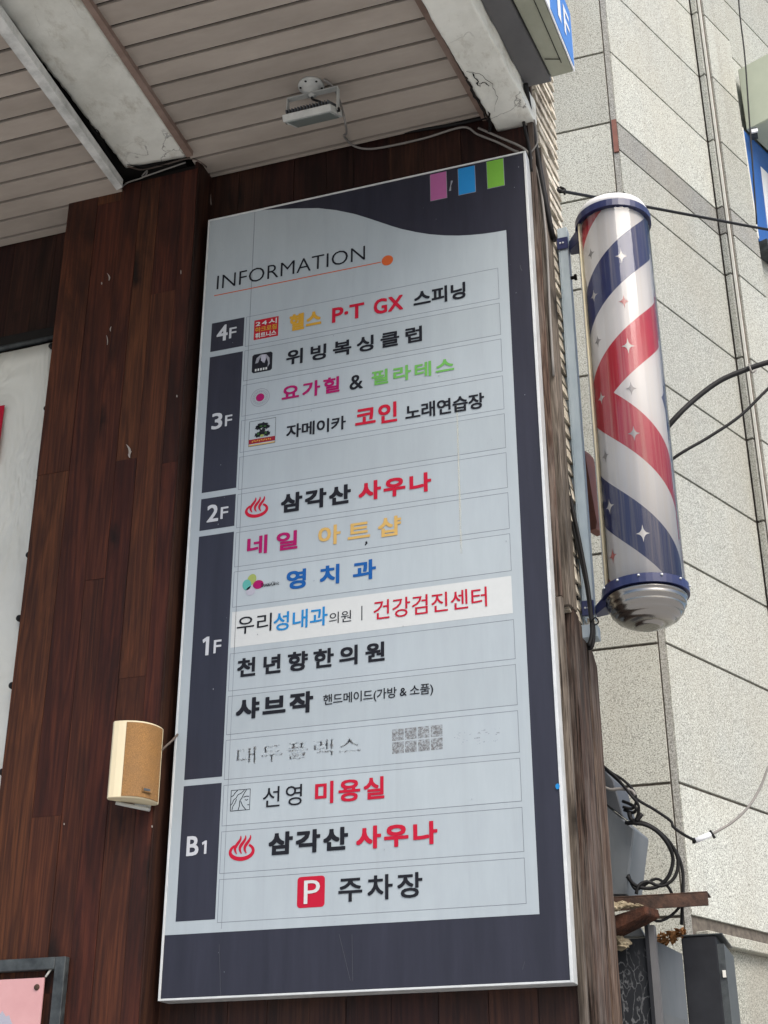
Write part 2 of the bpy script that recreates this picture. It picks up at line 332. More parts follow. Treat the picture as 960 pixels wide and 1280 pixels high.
def text_mesh(body, bold=0.0, sp=1.0, shear=0.0):
    c = bpy.data.curves.new('lettering', 'FONT'); c.body = body; c.size = 1; c.offset = bold; c.space_character = sp; c.resolution_u = 3; c.fill_mode = 'FRONT'
    t = bpy.data.objects.new('lettering', c); COL.objects.link(t)
    dg = bpy.context.evaluated_depsgraph_get(); dg.update()
    me = bpy.data.meshes.new_from_object(t.evaluated_get(dg)); bpy.data.objects.remove(t); bpy.data.curves.remove(c)
    vs = [v.co.copy() for v in me.vertices]; fs = [list(p.vertices) for p in me.polygons]; bpy.data.meshes.remove(me)
    x0 = min(v.x for v in vs); x1 = max(v.x for v in vs); y0 = min(v.y for v in vs); y1 = max(v.y for v in vs)
    return [((v.x-x0)/(x1-x0), (v.y-y0)/(y1-y0)) for v in vs], fs
def letters(body, mat, parent, org, ux, uz, bold=0.0, sp=1.0, name='lettering', lift=.0008):
    """org = lower-left corner, ux / uz = full width and height vectors; a thin raised vinyl sheet"""
    uv, fs = text_mesh(body, min(bold, 0), sp); m = MB(); org, ux, uz = Vector(org), Vector(ux), Vector(uz)
    nrm = ux.cross(uz).normalized(); rad = max(bold, 0)*uz.length*(1.35 if bold < .029 else 1.02)
    if rad: org, ux, uz = org+ux.normalized()*rad+uz.normalized()*rad, ux*(1-2*rad/ux.length), uz*(1-2*rad/uz.length)
    eu, ez = ux.normalized(), uz.normalized()
    for k in range(9 if rad else 1):     # heavier weights: the same outline laid down nine times, each a hair above the last
        sh = Vector((0, 0, 0)) if k == 8 or not rad else (eu*max(-1, min(1, 1.35*math.cos(k*math.pi/4)))+ez*max(-1, min(1, 1.35*math.sin(k*math.pi/4))))*rad
        vs = [m.bm.verts.new(org+ux*a+uz*b+sh+nrm*(lift+k*.00003)) for a, b in uv]
        for f in fs:
            try: m.bm.faces.new([vs[i] for i in f])
            except ValueError: pass
    m.keep = True
    return m.build(name, mat, parent)

# ---------------------------------------------------------------- ground
g = MB().box((-400, -400, -2.25), (400, 400, -2.05)).build('pavement', 'asphalt'); g['kind'] = 'structure'

# ---------------------------------------------------------------- the wooden shopfront with its canopy
SB = thing('shopfront_building', (-.3, .07, -2.05), 'dark wood clad shopfront under a slatted beige canopy, behind the information board', 'building')
def boards(x0, x1, z0, z1, y, mat, name, t=.018, wd=(.075, .135), gap=.0014, ln=(1.1, 2.6), face='y', rnd=random):
    m = MB(); x = x0
    while x < x1-.01:
        wdt = min(rnd.uniform(*wd), x1-x)
        if x1-x-wdt < .04: wdt = x1-x
        z = z0 - rnd.uniform(0, 1.0)
        while z < z1:
            ze = z+rnd.uniform(*ln); a, b = max(z, z0), min(ze, z1)
            if b-a > .02:
                dy = rnd.uniform(0, .0025)
                m.box((x+gap/2, y-dy, a+gap/3), (x+wdt-gap/2, y+t, b-gap/3)) if face == 'y' else m.box((y+dy, x+gap/2, a), (y-t, x+wdt-gap/2, b))
            z = ze
        x += wdt
    return m.build(name, mat, SB)
PILL, PILR, PY, WY = -.575, -.034, -.045, .07
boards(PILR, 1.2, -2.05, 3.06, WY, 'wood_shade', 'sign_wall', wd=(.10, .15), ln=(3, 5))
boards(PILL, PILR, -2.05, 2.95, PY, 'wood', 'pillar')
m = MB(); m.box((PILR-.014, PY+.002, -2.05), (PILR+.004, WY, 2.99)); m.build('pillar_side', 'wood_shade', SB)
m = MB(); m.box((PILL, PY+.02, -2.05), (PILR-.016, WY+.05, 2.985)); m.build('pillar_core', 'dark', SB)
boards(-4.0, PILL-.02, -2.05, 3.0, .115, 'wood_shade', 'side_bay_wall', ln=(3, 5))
m = MB(); m.box((-4, .14, -2.05), (1.18, .30, 4.6)); m.build('masonry_core', 'dark', SB)
# soffits
YF = -1.75
def edge_x(pa, pb, z):        # a slanted soffit edge through two photo points at height z
    a, b = at_z(*pa, z), at_z(*pb, z)
    return lambda y: a.x+(b.x-a.x)*(y-a.y)/(b.y-a.y)
def slats(xa, xb, y0, y1, z, name, pitch=.0985, phase=0):
    m = MB(); y = y1
    ye = y1-phase
    while y > y0:
        a, b = ye+.0068, y-.0068
        m.hexa([(xa(a), a, z), (xb(a), a, z), (xb(b), b, z), (xa(b), b, z), (xa(a), a, z+.012), (xb(a), a, z+.012), (xb(b), b, z+.012), (xa(b), b, z+.012)])
        y = ye; ye = y-pitch
    o = m.build(name, 'slat', SB)
    p = [(xa(y1), y1), (xb(y1), y1), (xb(y0), y0), (xa(y0), y0)]
    MB().hexa([(x, y, z+.022) for x, y in p]+[(x, y, z+.034) for x, y in p]).build('soffit_backing', 'dark', SB)
    return o
slats(edge_x((237, 196), (106, 0), 2.985), edge_x((606, 151), (521, 0), 2.985), YF, WY-.004, 2.985, 'slatted_soffit', phase=.026)
slats(lambda y: -4.0, edge_x((151, 237), (3, 27), 2.92), YF, .112, 2.92, 'slatted_soffit', phase=.05)
def strip(name, mat, quad_px, z, h):       # a beam or trim lying under the canopy: left-far, right-far, right-near, left-near edge pixels
    pts = [at_z(px, py, z) for px, py in quad_px]
    a, b, c, d = pts
    def ext(p, q): t = (YF-p.y)/(q.y-p.y); return p+(q-p)*t
    c, d = ext(b, c), ext(a, d)
    top = [Vector((p.x, p.y, z+h)) for p in (a, b, c, d)]
    return MB().hexa([a, b, c, d] + top).build(name, mat, SB)
# rough plastered beams: lower faces jittered
def rough_beam(name, quad_px, z, h, amp=.004):
    a, b, c, d = [at_z(px, py, z) for px, py in quad_px]
    def ext(p, q): t = (YF-p.y)/(q.y-p.y); return p+(q-p)*t
    c, d = ext(b, c), ext(a, d); nu, nv = 90, 24
    m = MB(); grid = []
    for i in range(nu+1):
        row = []; s_ = i/nu
        l_, r_ = a.lerp(d, s_), b.lerp(c, s_)
        for j in range(nv+1):
            p = l_.lerp(r_, j/nv); e = 1 if j in (0, nv) else 0
            q = Vector((p.x, p.y, z))
            k = noise.fractal(q*11, .9, 2, 5)*.6
            q.z += k*amp; 
            if e: q.x += (noise.fractal(q*26+Vector((j, 0, 0)), .7, 2, 5))*.0035*(1 if j == 0 else -1); q.z += abs(noise.noise(q*30))*.008
            row.append(m.bm.verts.new(q))
        grid.append(row)
    for i in range(nu):
        for j in range(nv):
            f = m.bm.faces.new((grid[i][j], grid[i][j+1], grid[i+1][j+1], grid[i+1][j])); f.smooth = True
    for j in (0, nv):
        up = [m.bm.verts.new(grid[i][j].co*1 + Vector((0, 0, h))) for i in range(nu+1)]
        for i in range(nu): m.bm.faces.new((grid[i][j], grid[i+1][j], up[i+1], up[i]))
    up = [m.bm.verts.new(grid[0][j].co + Vector((0, 0, h))) for j in range(nv+1)]
    for j in range(nv): m.bm.faces.new((grid[0][j], grid[0][j+1], up[j+1], up[j]))
    return m.build(name, 'concrete', SB)
rough_beam('concrete_beam', [(157, 210), (234, 196), (101, 0), (8, 20)], 2.968, .06)
rough_beam('concrete_beam', [(622, 165), (671, 156), (589, 0), (526, 0)], 2.905, .10)
strip('beam_trim', 'trim_brown', [(233.5, 197), (241, 195), (110.5, 0), (101.5, 0)], 2.962, .03)
strip('beam_trim', 'trim_brown', [(603, 151), (612, 153), (526.5, 0), (518, 0)], 2.968, .03)
def crack_line(pts, z, wd_):
    P_ = [at_z(a, b, z) for a, b in pts]; m = MB(); rr_ = random.Random(int(pts[0][0]))
    Q = []
    for a, b in zip(P_, P_[1:]):
        for k in range(4): t = k/4; Q.append(a.lerp(b, t)+Vector((rr_.uniform(-.004, .004), rr_.uniform(-.004, .004), 0)))
    Q.append(P_[-1]); A, B = [], []
    for i, p in enumerate(Q):
        t = (Q[min(i+1, len(Q)-1)]-Q[max(i-1, 0)]).normalized(); nn_ = Vector((-t.y, t.x, 0))*wd_*rr_.uniform(.25, 1)*(.4+.6*math.sin(math.pi*(i+.5)/len(Q)))
        A.append(p+nn_); B.append(p-nn_)
    for i in range(len(Q)-1): m.prism([A[i], A[i+1], B[i+1], B[i]], (0, 0, .001))
    return m.build('plaster_crack', 'dark', SB)
for pts, z_, w_ in (([(578, 90), (584, 100), (592, 118), (598, 128), (604, 140), (609, 152)], 2.9005, .0065), ([(591, 92), (597, 103), (600, 109)], 2.9005, .004), ([(598, 106), (607, 103), (611, 108)], 2.9005, .002), ([(583, 90), (598, 92), (615, 105), (622, 122), (618, 140)], 2.9005, .0009),
                    ([(610, 140), (613, 152), (612, 163)], 2.9005, .005), ([(108, 150), (120, 166), (128, 182), (140, 200)], 2.9635, .006), ([(160, 206), (185, 209), (210, 206)], 2.9635, .003), ([(120, 162), (126, 170), (130, 180)], 2.9635, .007)):
    crack_line(pts, z_, w_)
# loose white rail with the torn black gap beside the left beam
strip('edge_rail', 'rail', [(146, 238), (153, 234), (6, 26), (-6, 34)], 2.895, .035)
m = MB(); m.box((-.6, YF, 3.0), (-.1, .06, 3.02)); m.build('shadow_gap', 'dark', SB)
m = MB(); m.box((-4, YF, 3.035), (1.205, .14, 3.32)); m.build('canopy_slab', 'dark', SB)
m = MB(); m.box((-4, YF-.02, 2.86), (1.19, YF-.002, 3.34)); m.build('canopy_front', 'fascia', SB)
# side pier: split-stone courses above, weathered boards below
SDIR = Vector((math.sin(R(6.1)), math.cos(R(6.1)), 0)); SN = Vector((SDIR.y, -SDIR.x, 0)); P0 = Vector((1.219, .074, 0)); PL = .245
m = MB(); z = 1.065
while z < 4.4:
    hgt = random.uniform(.040, .056); s_ = .012
    while s_ < PL-.01:
        L = min(random.uniform(.07, .2), PL-s_)
        if PL-s_-L < .03: L = PL-s_
        pr = random.uniform(.001, .007); b0 = P0+SDIR*(s_+.001); b1 = P0+SDIR*(s_+L-.001)
        lo, hi = z+.002, z+hgt-.003
        m.hexa([b0-SN*.02+zz*lo, b1-SN*.02+zz*lo, b1+SN*(pr+.006)+zz*lo, b0+SN*(pr+.006)+zz*lo, b0-SN*.02+zz*hi, b1-SN*.02+zz*hi, b1+SN*pr+zz*hi, b0+SN*pr+zz*hi])
        s_ += L
    z += hgt
m.build('stone_side_wall', 'stone', SB)
def pier_box(s0, s1, w0, w1, z0, z1, z1b=None):
    a, b = P0+SDIR*s0, P0+SDIR*s1; z1b = z1 if z1b is None else z1b
    return [a+SN*w0+zz*z0, b+SN*w0+zz*z0, b+SN*w1+zz*z0, a+SN*w1+zz*z0, a+SN*w0+zz*z1, b+SN*w0+zz*z1b, b+SN*w1+zz*z1b, a+SN*w1+zz*z1]
MB().hexa(pier_box(.0, PL-.01, -.10, -.021, -2.05, 4.4)).build('pier_core', 'dark', SB)
MB().hexa(pier_box(-.001, .070, -.016, .0175, 1.078, 2.80, 2.72)).build('side_boards', 'wood_post', SB, bevel=.002)
m = MB()
for s0, s1, zt, ztb in ((.034, .092, 1.085, 1.07), (.100, .168, 1.065, 1.045), (.176, PL+.012, 1.04, .965)):
    m.hexa(pier_box(s0, s1, -.018, random.choice((.010, .014, .018)), -2.05, zt, ztb))
m.build('side_boards', 'wood_grey', SB)
m = MB(); m.box((1.1935, .052, -2.05), (1.2175, .073, 1.1)); m.build('corner_board', 'wood_post', SB, bevel=.002)
m = MB(); m.box((1.196, .056, 1.103), (1.2165, .073, 3.3)); m.build('corner_board', 'wood_grey', SB, bevel=.002)
# pale scuffs on the pillar
m = MB()
for px, py, L, wd_, bend in ((158, 562, 13, 2.6, 3), (164, 568, 8, 2.4, -2), (134, 346, 9, 1.5, 2), (127, 354, 3, 1.4, 0), (133, 425, 12, .8, 1), (139, 411, 6, .9, -1), (226, 340, 5, .8, 0), (221, 495, 3, 1.2, 0), (190, 1033, 3, 1.3, 0), (80, 1030, 2.5, 1.2, 0)):
    A = []; Bp = []
    for k in range(6):
        t = k/5; x = px+bend*math.sin(t*3.14)*.8+t*bend; y = py+(t-.5)*L; ww = wd_*math.sin(.25+t*2.6)*.55
        A.append(at_y(x-ww, y, PY-.0045)); Bp.append(at_y(x+ww, y, PY-.0045))
    MB().prism(A+Bp[::-1], (0, .0015, 0)).build('scuff_mark', 'scuff', SB)

# ---------------------------------------------------------------- the information board
IB = thing('information_board', (.595, .0, 0), 'tall silver and navy floor directory board lettered INFORMATION on the dark wood wall', 'sign')
W, H, D = 1.19, 2.734, .085
m = MB(); m.box((.004, .001, .004), (W-.004, .069, H-.004)); m.build('panel_back', 'dark', IB)
# white aluminium edge on all four sides
m = MB(); m.box((0, -.003, .0), (.007, D-.017, H)).box((W-.003, -.003, 0), (W+.006, D-.017, H)).box((.0072, -.003, 0), (W-.0032, D-.017, .006)).box((.0072, -.003, H-.006), (W-.0032, D-.017, H)); m.build('edge_frame', 'aluminium', IB, bevel=.0008)
curve = [(.215, 2.7275), (.27, 2.7175), (.337, 2.704), (.434, 2.681), (.50, 2.656), (.57, 2.622), (.62, 2.592), (.664, 2.564), (.703, 2.539), (.743, 2.515), (.795, 2.489), (.846, 2.467), (.90, 2.449), (.947, 2.437), (.99, 2.429), (1.034, 2.4235), (1.075, 2.4205), (1.114, 2.4195)]
def face(pts, y, name, mat, lab=None, par=None):
    m = MB(); m.prism([Vector((x, y, z)) for x, z in pts], (0, .0006, 0)); o = m.build(name, mat, par or IB)
    if lab: part(o, lab)
    return o
SX = 1.114
face([(.0075, .181), (SX, .178)] + curve[::-1] + [(.0075, 2.7275)], -.0002, 'silver_panel', 'silver')
face([(.0075, .0065), (W-.0035, .0065), (W-.0035, 2.7275), (.217, 2.7275)] + curve[1:] + [(SX+.0005, .1775), (.0075, .1805)], .0002, 'navy_border', 'navy')
for x0, x1, z0, z1, mt, lb in ((0, 0, 0, 0, 'pink', 'pink colour tab'), (0, 0, 0, 0, 'cyan', 'blue colour tab'), (0, 0, 0, 0, 'lime', 'green colour tab')):
    q = {'pink': ((538, 218), (558, 214.5), (538.2, 251), (558, 247)), 'cyan': ((573, 211), (593.7, 207), (573, 244), (593.7, 239.5)), 'lime': ((608.8, 202), (629.2, 198), (609.2, 235.5), (630, 231.7))}[mt]
    P = [at_y(a, b, -.0006) for a, b in q]; X0 = (P[0].x+P[2].x)/2; X1 = (P[1].x+P[3].x)/2; Z1 = min((P[0].z+P[1].z)/2, 2.7255); Z0 = (P[2].z+P[3].z)/2
    face([(X0, Z0), (X1, Z0), (X1, Z1), (X0, Z1)], -.0009, 'colour_tab', mt, lb)
    face([(X0-.0015, Z0-.0015), (X1+.0015, Z0-.0015), (X1+.0015, Z1), (X0-.0015, Z1)], -.0003, 'colour_tab_edge', 'midgrey')
TAB = {'4F': (2.156, 2.274), '3F': (1.605, 2.134), '2F': (1.466, 1.582), '1F': (.635, 1.445), 'B1': (.2175, .6155)}
def sx(px, py): p = at_y(px, py, 0); return p.x, p.z
def fit(BL, BR, TL, TR):
    a, b, c, d = [sx(*q) for q in (BL, BR, TL, TR)]
    return (a[0]+c[0])/2, (b[0]+d[0])/2, (a[1]+b[1])/2, (c[1]+d[1])/2
def txt(body, mat, box, bold=0, sp=1.0, par=None, y=-.0009, lab=None):
    x0, x1, z0, z1 = box
    o = letters(body, mat, par or IB, (x0, y, z0), (x1-x0, 0, 0), (0, 0, z1-z0), bold, sp)
    if lab: part(o, lab)
    return o
FT = {'4F': ('4', 'F', .062, .104, 2.192, 2.258, .110, .137, 2.196, 2.240), '3F': ('3', 'F', .062, .102, 1.840, 1.903, .112, .138, 1.845, 1.887),
      '2F': ('2', 'F', .065, .106, 1.492, 1.555, .114, .141, 1.497, 1.540), '1F': ('1', 'F', .075, .100, 1.028, 1.090, .115, .141, 1.031, 1.075), 'B1': ('B', '1', .062, .101, .404, .462, .111, .128, .407, .446)}
for k, (z0, z1) in TAB.items():
    t = face([(.040, z0), (.165, z0), (.165, z1), (.040, z1)], -.0007, 'floor_tab', 'navy', 'dark floor tab reading '+k)
    a, b, x0, x1, y0, y1, x2, x3, y2, y3 = FT[k]
    for ch, bx, bd in ((a, (x0, x1, y0, y1), .018), (b, (x2, x3, y2, y3), .012)):
        if ch == '1':
            X = lambda u_: bx[0]+(bx[1]-bx[0])*u_
            V = lambda v_: bx[2]+(bx[3]-bx[2])*v_
            MB().prism([Vector((X(u_), -.0014, V(v_))) for u_, v_ in ((.48, 0), (.92, 0), (.92, 1), (.58, 1), (.0, .86), (.10, .68), (.48, .78))], (0, .0002, 0)).build('lettering', 'tabtxt', t)
        else: txt(ch, 'tabtxt', bx, bd, par=t, y=-.0012)
def frame_line(x0, x1, z0, z1, wd_=.0012):
    m = MB()
    for a, b, c, d in ((x0, z0, x1, z0+wd_), (x0, z1-wd_, x1, z1), (x0, z0+wd_, x0+wd_, z1-wd_), (x1-wd_, z0+wd_, x1, z1-wd_)): m.box((a, -.0005, b), (c, -.0001, d))
    return m.build('row_outline', 'line', IB)
for k in range(15):
    zt = 2.2735-k*.13885
    if k == 8: face([(.172, zt-.119), (1.078, zt-.119), (1.078, zt), (.172, zt)], -.0006, 'white_strip', 'white', 'white strip reading 우리성내과의원 건강검진센터')
    else:
        frame_line(.172, 1.080, zt-.1225, zt)
        if k in (1, 4, 7, 10, 12): face([(.1735, zt-.1211), (1.0785, zt-.1211), (1.0785, zt-.0014), (.1735, zt-.0014)], -.00035, 'row_strip', 'silver_old' if k in (1, 4, 10) else 'silver_new')
# panel seam, drip streak, grime
m = MB(); m.box((.185, -.0006, 1.0), (.1865, -.0001, 2.726)).box((.206-.02, -.0005, .19), (.187, -.00015, 1.0)); m.build('panel_seam', 'line', IB)
m = MB(); 
a, b = at_y(571, 505, 0), at_y(577, 692, 0); m.prism([(a.x-.002, -.0011, a.z), (a.x+.002, -.0011, a.z), (b.x+.003, -.0011, b.z), (b.x-.003, -.0011, b.z)], (0, .0004, 0)); m.build('drip_streak', 'drip', IB)
def Z(ox, oy, sc): return lambda a, b: (ox+a/sc, oy+b/sc)
zA = Z(340, 340, 3.692); zB = Z(340, 440, 3.4286); zC = Z(290, 580, 3.5556); zD = Z(280, 690, 2.667); zE = Z(280, 790, 3.4286); zF = Z(270, 960, 3.31); zG = Z(250, 180, 2.2326); zH = Z(220, 950, 2.18)
L = [('INFORMATION', 'black', zG, (48, 404), (461, 326), (48, 366), (461, 287), -.008, 1.0),
     ('헬스', 'gold', zA, (83, 277), (230, 247), (80, 198), (227, 175), .028, 1.12), ('P·T', 'red', zA, (278, 238), (424, 208), (278, 166), (428, 143), .03, 1.0), ('GX', 'red', zA, (470, 201), (607, 172), (470, 128), (605, 106), .03, 1.05),
     ('스피닝', 'black', zA, (655, 165), (895, 122), (653, 90), (892, 47), .022, 1.0), ('위빙복싱클럽', 'black', zA, (68, 432), (693, 322), (66, 362), (693, 250), .022, 1.38),
     ('요가힐', 'magenta', zB, (43, 213), (291, 172), (43, 145), (290, 105), .022, 1.22), ('&', 'black', zB, (333, 166), (391, 155), (333, 104), (390, 94), .012, 1.0), ('필라테스', 'green', zB, (428, 147), (782, 85), (427, 82), (780, 22), .022, 1.22),
     ('자메이카', 'black', zB, (62, 372), (318, 332), (62, 312), (316, 275), .018, .96), ('코인', 'red', zB, (358, 325), (538, 299), (357, 240), (536, 213), .03, 1.08), ('노래연습장', 'black', zB, (572, 293), (910, 243), (572, 227), (910, 175), .018, .96),
     ('삼각산', 'black', zC, (219, 217), (530, 178), (217, 132), (528, 92), .045, 1.2), ('사우나', 'red', zC, (563, 168), (886, 121), (563, 80), (886, 38), .042, 1.2),
     ('네일', 'magenta', zC, (68, 407), (293, 378), (68, 325), (292, 295), .032, 1.45), ('아트샵', 'paleg', zC, (384, 365), (752, 318), (384, 280), (752, 228), .022, 1.5),
     ('영치과', 'blue', zD, (210, 132), (506, 84), (208, 62), (508, 24), .036, 1.85),
     ('우리', 'black', zD, (44, 277), (160, 262), (44, 217), (159, 203), .004, 1.0), ('성내과', 'skyblue', zD, (166, 265), (346, 244), (166, 203), (346, 182), .012, 1.0), ('의원', 'black', zD, (351, 242), (425, 231), (351, 204), (424, 193), .0, .98),
     ('건강검진센터', 'red', zD, (499, 226), (878, 184), (499, 163), (876, 116), .006, 1.0), ('천년향한의원', 'black', zE, (58, 195), (690, 127), (57, 112), (689, 43), .026, 1.42),
     ('샤브작', 'black', zE, (50, 379), (384, 343), (54, 288), (382, 252), .046, 1.25), ('핸드메이드(가방 & 소품)', 'black', zE, (426, 320), (898, 274), (426, 268), (896, 220), .006, .95),
     ('선영', 'black', zF, (195, 166), (357, 152), (195, 80), (356, 67), .002, 1.2), ('미용실', 'red', zF, (411, 150), (698, 128), (410, 57), (697, 36), .030, 1.15),
     ('삼각산', 'black', zF, (219, 364), (548, 339), (217, 268), (546, 243), .045, 1.2), ('사우나', 'red', zF, (580, 340), (918, 313), (580, 244), (916, 218), .042, 1.2),
     ('주차장', 'black', zH, (443, 392), (673, 370), (443, 323), (671, 302), .016, 1.25),
     ('대두플렉스', 'residue', Z(270, 880, 4.571), (118, 345), (830, 290), (118, 250), (830, 180), .030, 1.15)]
for body, mt, f, a, b, c, d, bold, sp in L: txt(body, mt, fit(f(*a), f(*b), f(*c), f(*d)), bold, sp)
p0, p1 = at_y(*zG(40, 420), 0), at_y(*zG(505, 334), 0); zl = (p0.z+p1.z)/2
m = MB(); m.box((p0.x, -.0009, zl-.0016), (p1.x, -.0003, zl+.0016)); pc = at_y(*zG(523, 328), 0)
m.prism([(pc.x+.0205*math.cos(k*math.pi/16), -.001, zl+.002+.0205*math.sin(k*math.pi/16)) for k in range(32)], (0, .0006, 0)); part(m.build('title_rule', 'orange', IB), 'thin orange rule ending in a dot')
a, b = at_y(*zD(460, 180), 0), at_y(*zD(460, 228), 0); MB().box((a.x-.0015, -.0011, b.z), (a.x+.0015, -.0007, a.z)).build('divider_bar', 'black', IB)
def disc(c, rx, rz, y, mt, par, name='logo_disc', rot=0, n_=28):
    pts = []
    for k in range(n_):
        u_, v_ = rx*math.cos(k*2*math.pi/n_), rz*math.sin(k*2*math.pi/n_); pts.append((c[0]+u_*math.cos(rot)-v_*math.sin(rot), y, c[1]+u_*math.sin(rot)+v_*math.cos(rot)))
    return MB().prism(pts, (0, .0003, 0)).build(name, mt, par)
def stroke(m, pts, wd_, y):   # a flat brush line on the sign plane
    pts = [Vector((p[0], 0, p[1])) for p in pts]
    if not isinstance(wd_, (list, tuple)): wd_ = [wd_]*len(pts)
    A, B = [], []
    for i, p in enumerate(pts):
        t = (pts[min(i+1, len(pts)-1)]-pts[max(i-1, 0)]).normalized(); nn_ = Vector((-t.z, 0, t.x))*wd_[i]/2
        A.append(p+nn_); B.append(p-nn_)
    for i in range(len(pts)-1): m.prism([Vector((q.x, y, q.z)) for q in (A[i], A[i+1], B[i+1], B[i])], (0, .0003, 0))
def icon_box(q):
    P = [sx(*k) for k in q]; return (P[0][0]+P[3][0])/2, (P[1][0]+P[2][0])/2, (P[2][1]+P[3][1])/2, (P[0][1]+P[1][1])/2
zI = Z(230, 380, 6.4); zJ = Z(210, 940, 5.565); zK = Z(220, 580, 6.4)
# 24-hour gym square
x0, x1, z0, z1 = icon_box([zI(562, 130), zI(755, 102), zI(755, 258), zI(560, 285)])
ic = face([(x0, z0), (x1, z0), (x1, z1), (x0, z1)], -.0008, 'logo', 'iconred', 'red square logo with three lines of Korean lettering'); hh = (z1-z0)
for i, (tx, mt) in enumerate((('24시', 'white'), ('아크로짐', 'gold'), ('휘트니스', 'white'))):
    txt(tx, mt, (x0+.006, x1-.006, z1-hh*(.345+.305*i), z1-hh*(.075+.305*i)), .02, 1.25 if i == 0 else 1.0, ic, -.0012)
# boxing club square
x0, x1, z0, z1 = icon_box([zI(547, 408), zI(710, 380), zI(703, 530), zI(543, 555)]); w_, h_ = x1-x0, z1-z0
ic = face([(x0+.006, z0), (x1-.006, z0), (x1, z0+.006), (x1, z1-.006), (x1-.006, z1), (x0+.006, z1), (x0, z1-.006), (x0, z0+.006)], -.0008, 'logo', 'black', 'black rounded square logo with a pale figure shape')
pt = lambda u_, v_: (x0+w_*u_, z0+h_*v_)
MB().prism([(*pt(u_, v_), 0) for u_, v_ in ()] or [Vector((pt(u_, v_)[0], -.0012, pt(u_, v_)[1])) for u_, v_ in ((.16, .50), (.22, .78), (.42, .93), (.70, .90), (.86, .68), (.88, .36), (.78, .20), (.80, .46), (.70, .72), (.62, .44), (.52, .50), (.40, .80), (.30, .52))], (0, .0003, 0)).build('logo_figure', 'midgrey', ic)
MB().prism([Vector((pt(u_, v_)[0], -.0015, pt(u_, v_)[1])) for u_, v_ in ((.44, .60), (.47, .92), (.66, .90), (.68, .62), (.60, .50))], (0, .0002, 0)).build('logo_figure', 'lilac', ic)
m = MB()
for k in range(5): c_ = pt(.16+k*.13, .13); m.box((c_[0], -.0014, c_[1]-.004), (c_[0]+.006, -.001, c_[1]+.005))
m.build('logo_caption', 'white', ic)
# yoga emblem: two rings, dots and a red heart
c_ = sx(*zI(610, 748)); rr = .034
m = MB()
for rad, wd_ in ((rr, .0016), (rr*.80, .0010)):
    stroke(m, [(c_[0]+rad*math.cos(k*math.pi/24), c_[1]+rad*math.sin(k*math.pi/24)) for k in range(49)], wd_, -.0009)
for k in range(22):
    q = (c_[0]+rr*.66*math.cos(k*.2856), c_[1]+rr*.66*math.sin(k*.2856)); m.box((q[0]-.0016, -.001, q[1]-.0016), (q[0]+.0016, -.0006, q[1]+.0016))
ic = part(m.build('logo', 'midgrey', IB), 'round ring logo with a dark red centre'); disc(c_, rr*.45, rr*.45, -.0012, 'magenta', ic)
# karaoke emblem
x0, x1, z0, z1 = icon_box([zI(523, 940), zI(738, 910), zI(727, 1115), zI(517, 1140)]); w_, h_ = x1-x0, z1-z0
m = MB()
for a, b, c, d in ((x0, z0, x1, z0+.001), (x0, z1-.001, x1, z1), (x0, z0+.001, x0+.001, z1-.001), (x1-.001, z0+.001, x1, z1-.001)): m.box((a, -.0008, b), (c, -.0004, d))
ic = part(m.build('logo', 'black', IB), 'square logo of a dark tree crest over a striped base')
face([(x0+.001, z0+h_*.10), (x1-.001, z0+h_*.10), (x1-.001, z0+h_*.27), (x0+.001, z0+h_*.27)], -.001, 'logo_band', 'darkred', par=ic)
face([(x0+.001, z0+h_*.02), (x1-.001, z0+h_*.02), (x1-.001, z0+h_*.06), (x0+.001, z0+h_*.06)], -.001, 'logo_band', 'paleg', par=ic)
m = MB(); rnd = random.Random(3)
for i in range(11):
    q = pt2 = (x0+w_*(.13+i*.067), z0+h_*(.15+.02*(i % 2))); m.box((q[0], -.0014, q[1]), (q[0]+.0032, -.0011, q[1]+.0055))
m.build('logo_caption', 'gold', ic)
def blob(u_, v_, ru, rv, y, mt):
    pts = []
    for k in range(18):
        s_ = 1+.22*math.sin(k*2.4+u_*9); pts.append(Vector((x0+w_*(u_+ru*s_*math.cos(k*math.pi/9)), y, z0+h_*(v_+rv*s_*math.sin(k*math.pi/9)))))
    return MB().prism(pts, (0, .0003, 0)).build('logo_crest', mt, ic)
blob(.5, .78, .22, .10, -.0011, 'black'); blob(.36, .70, .13, .08, -.0011, 'black'); blob(.65, .69, .13, .08, -.0011, 'black'); blob(.5, .52, .12, .14, -.0011, 'black'); blob(.34, .42, .12, .10, -.0011, 'black'); blob(.68, .42, .12, .10, -.0011, 'black')
blob(.45, .74, .06, .03, -.0016, 'darkgreen'); blob(.6, .72, .05, .03, -.0016, 'darkgreen'); blob(.36, .45, .04, .05, -.0016, 'darkgreen'); blob(.64, .45, .04, .05, -.0016, 'darkgreen'); blob(.5, .36, .07, .05, -.0016, 'olive'); blob(.47, .63, .03, .02, -.0016, 'white')
# bath-steam marks
def steam(cx, cz, hw):
    m = MB(); ring = []
    for k in range(0, 33):
        a = R(128) + R(284)*k/32; ring.append((cx+hw*math.cos(a), cz-hw*.22+hw*.60*math.sin(a)))
    stroke(m, ring, [.0068+.0050*math.sin(math.pi*k/32) for k in range(33)], -.0010)
    for dx in (-.42, 0, .42):
        pts = [(cx+hw*(dx+.12-.20*math.sin(t*2.6*math.pi/1.55)*(1) + .12*t-.12), cz+hw*(-.40+1.42*t)) for t in [k/12 for k in range(13)]]
        stroke(m, pts, [.0015+.0080*math.sin(math.pi*min(1, (k+.5)/13)) for k in range(13)], -.0014)
    return part(m.build('logo', 'red', IB), 'red hot spring logo of three steam curls in a bowl')
c_ = sx(*zK(646, 350)); steam(c_[0], c_[1], .0365)
c_ = sx(*zJ(514, 672)); steam(c_[0], c_[1], .0365)
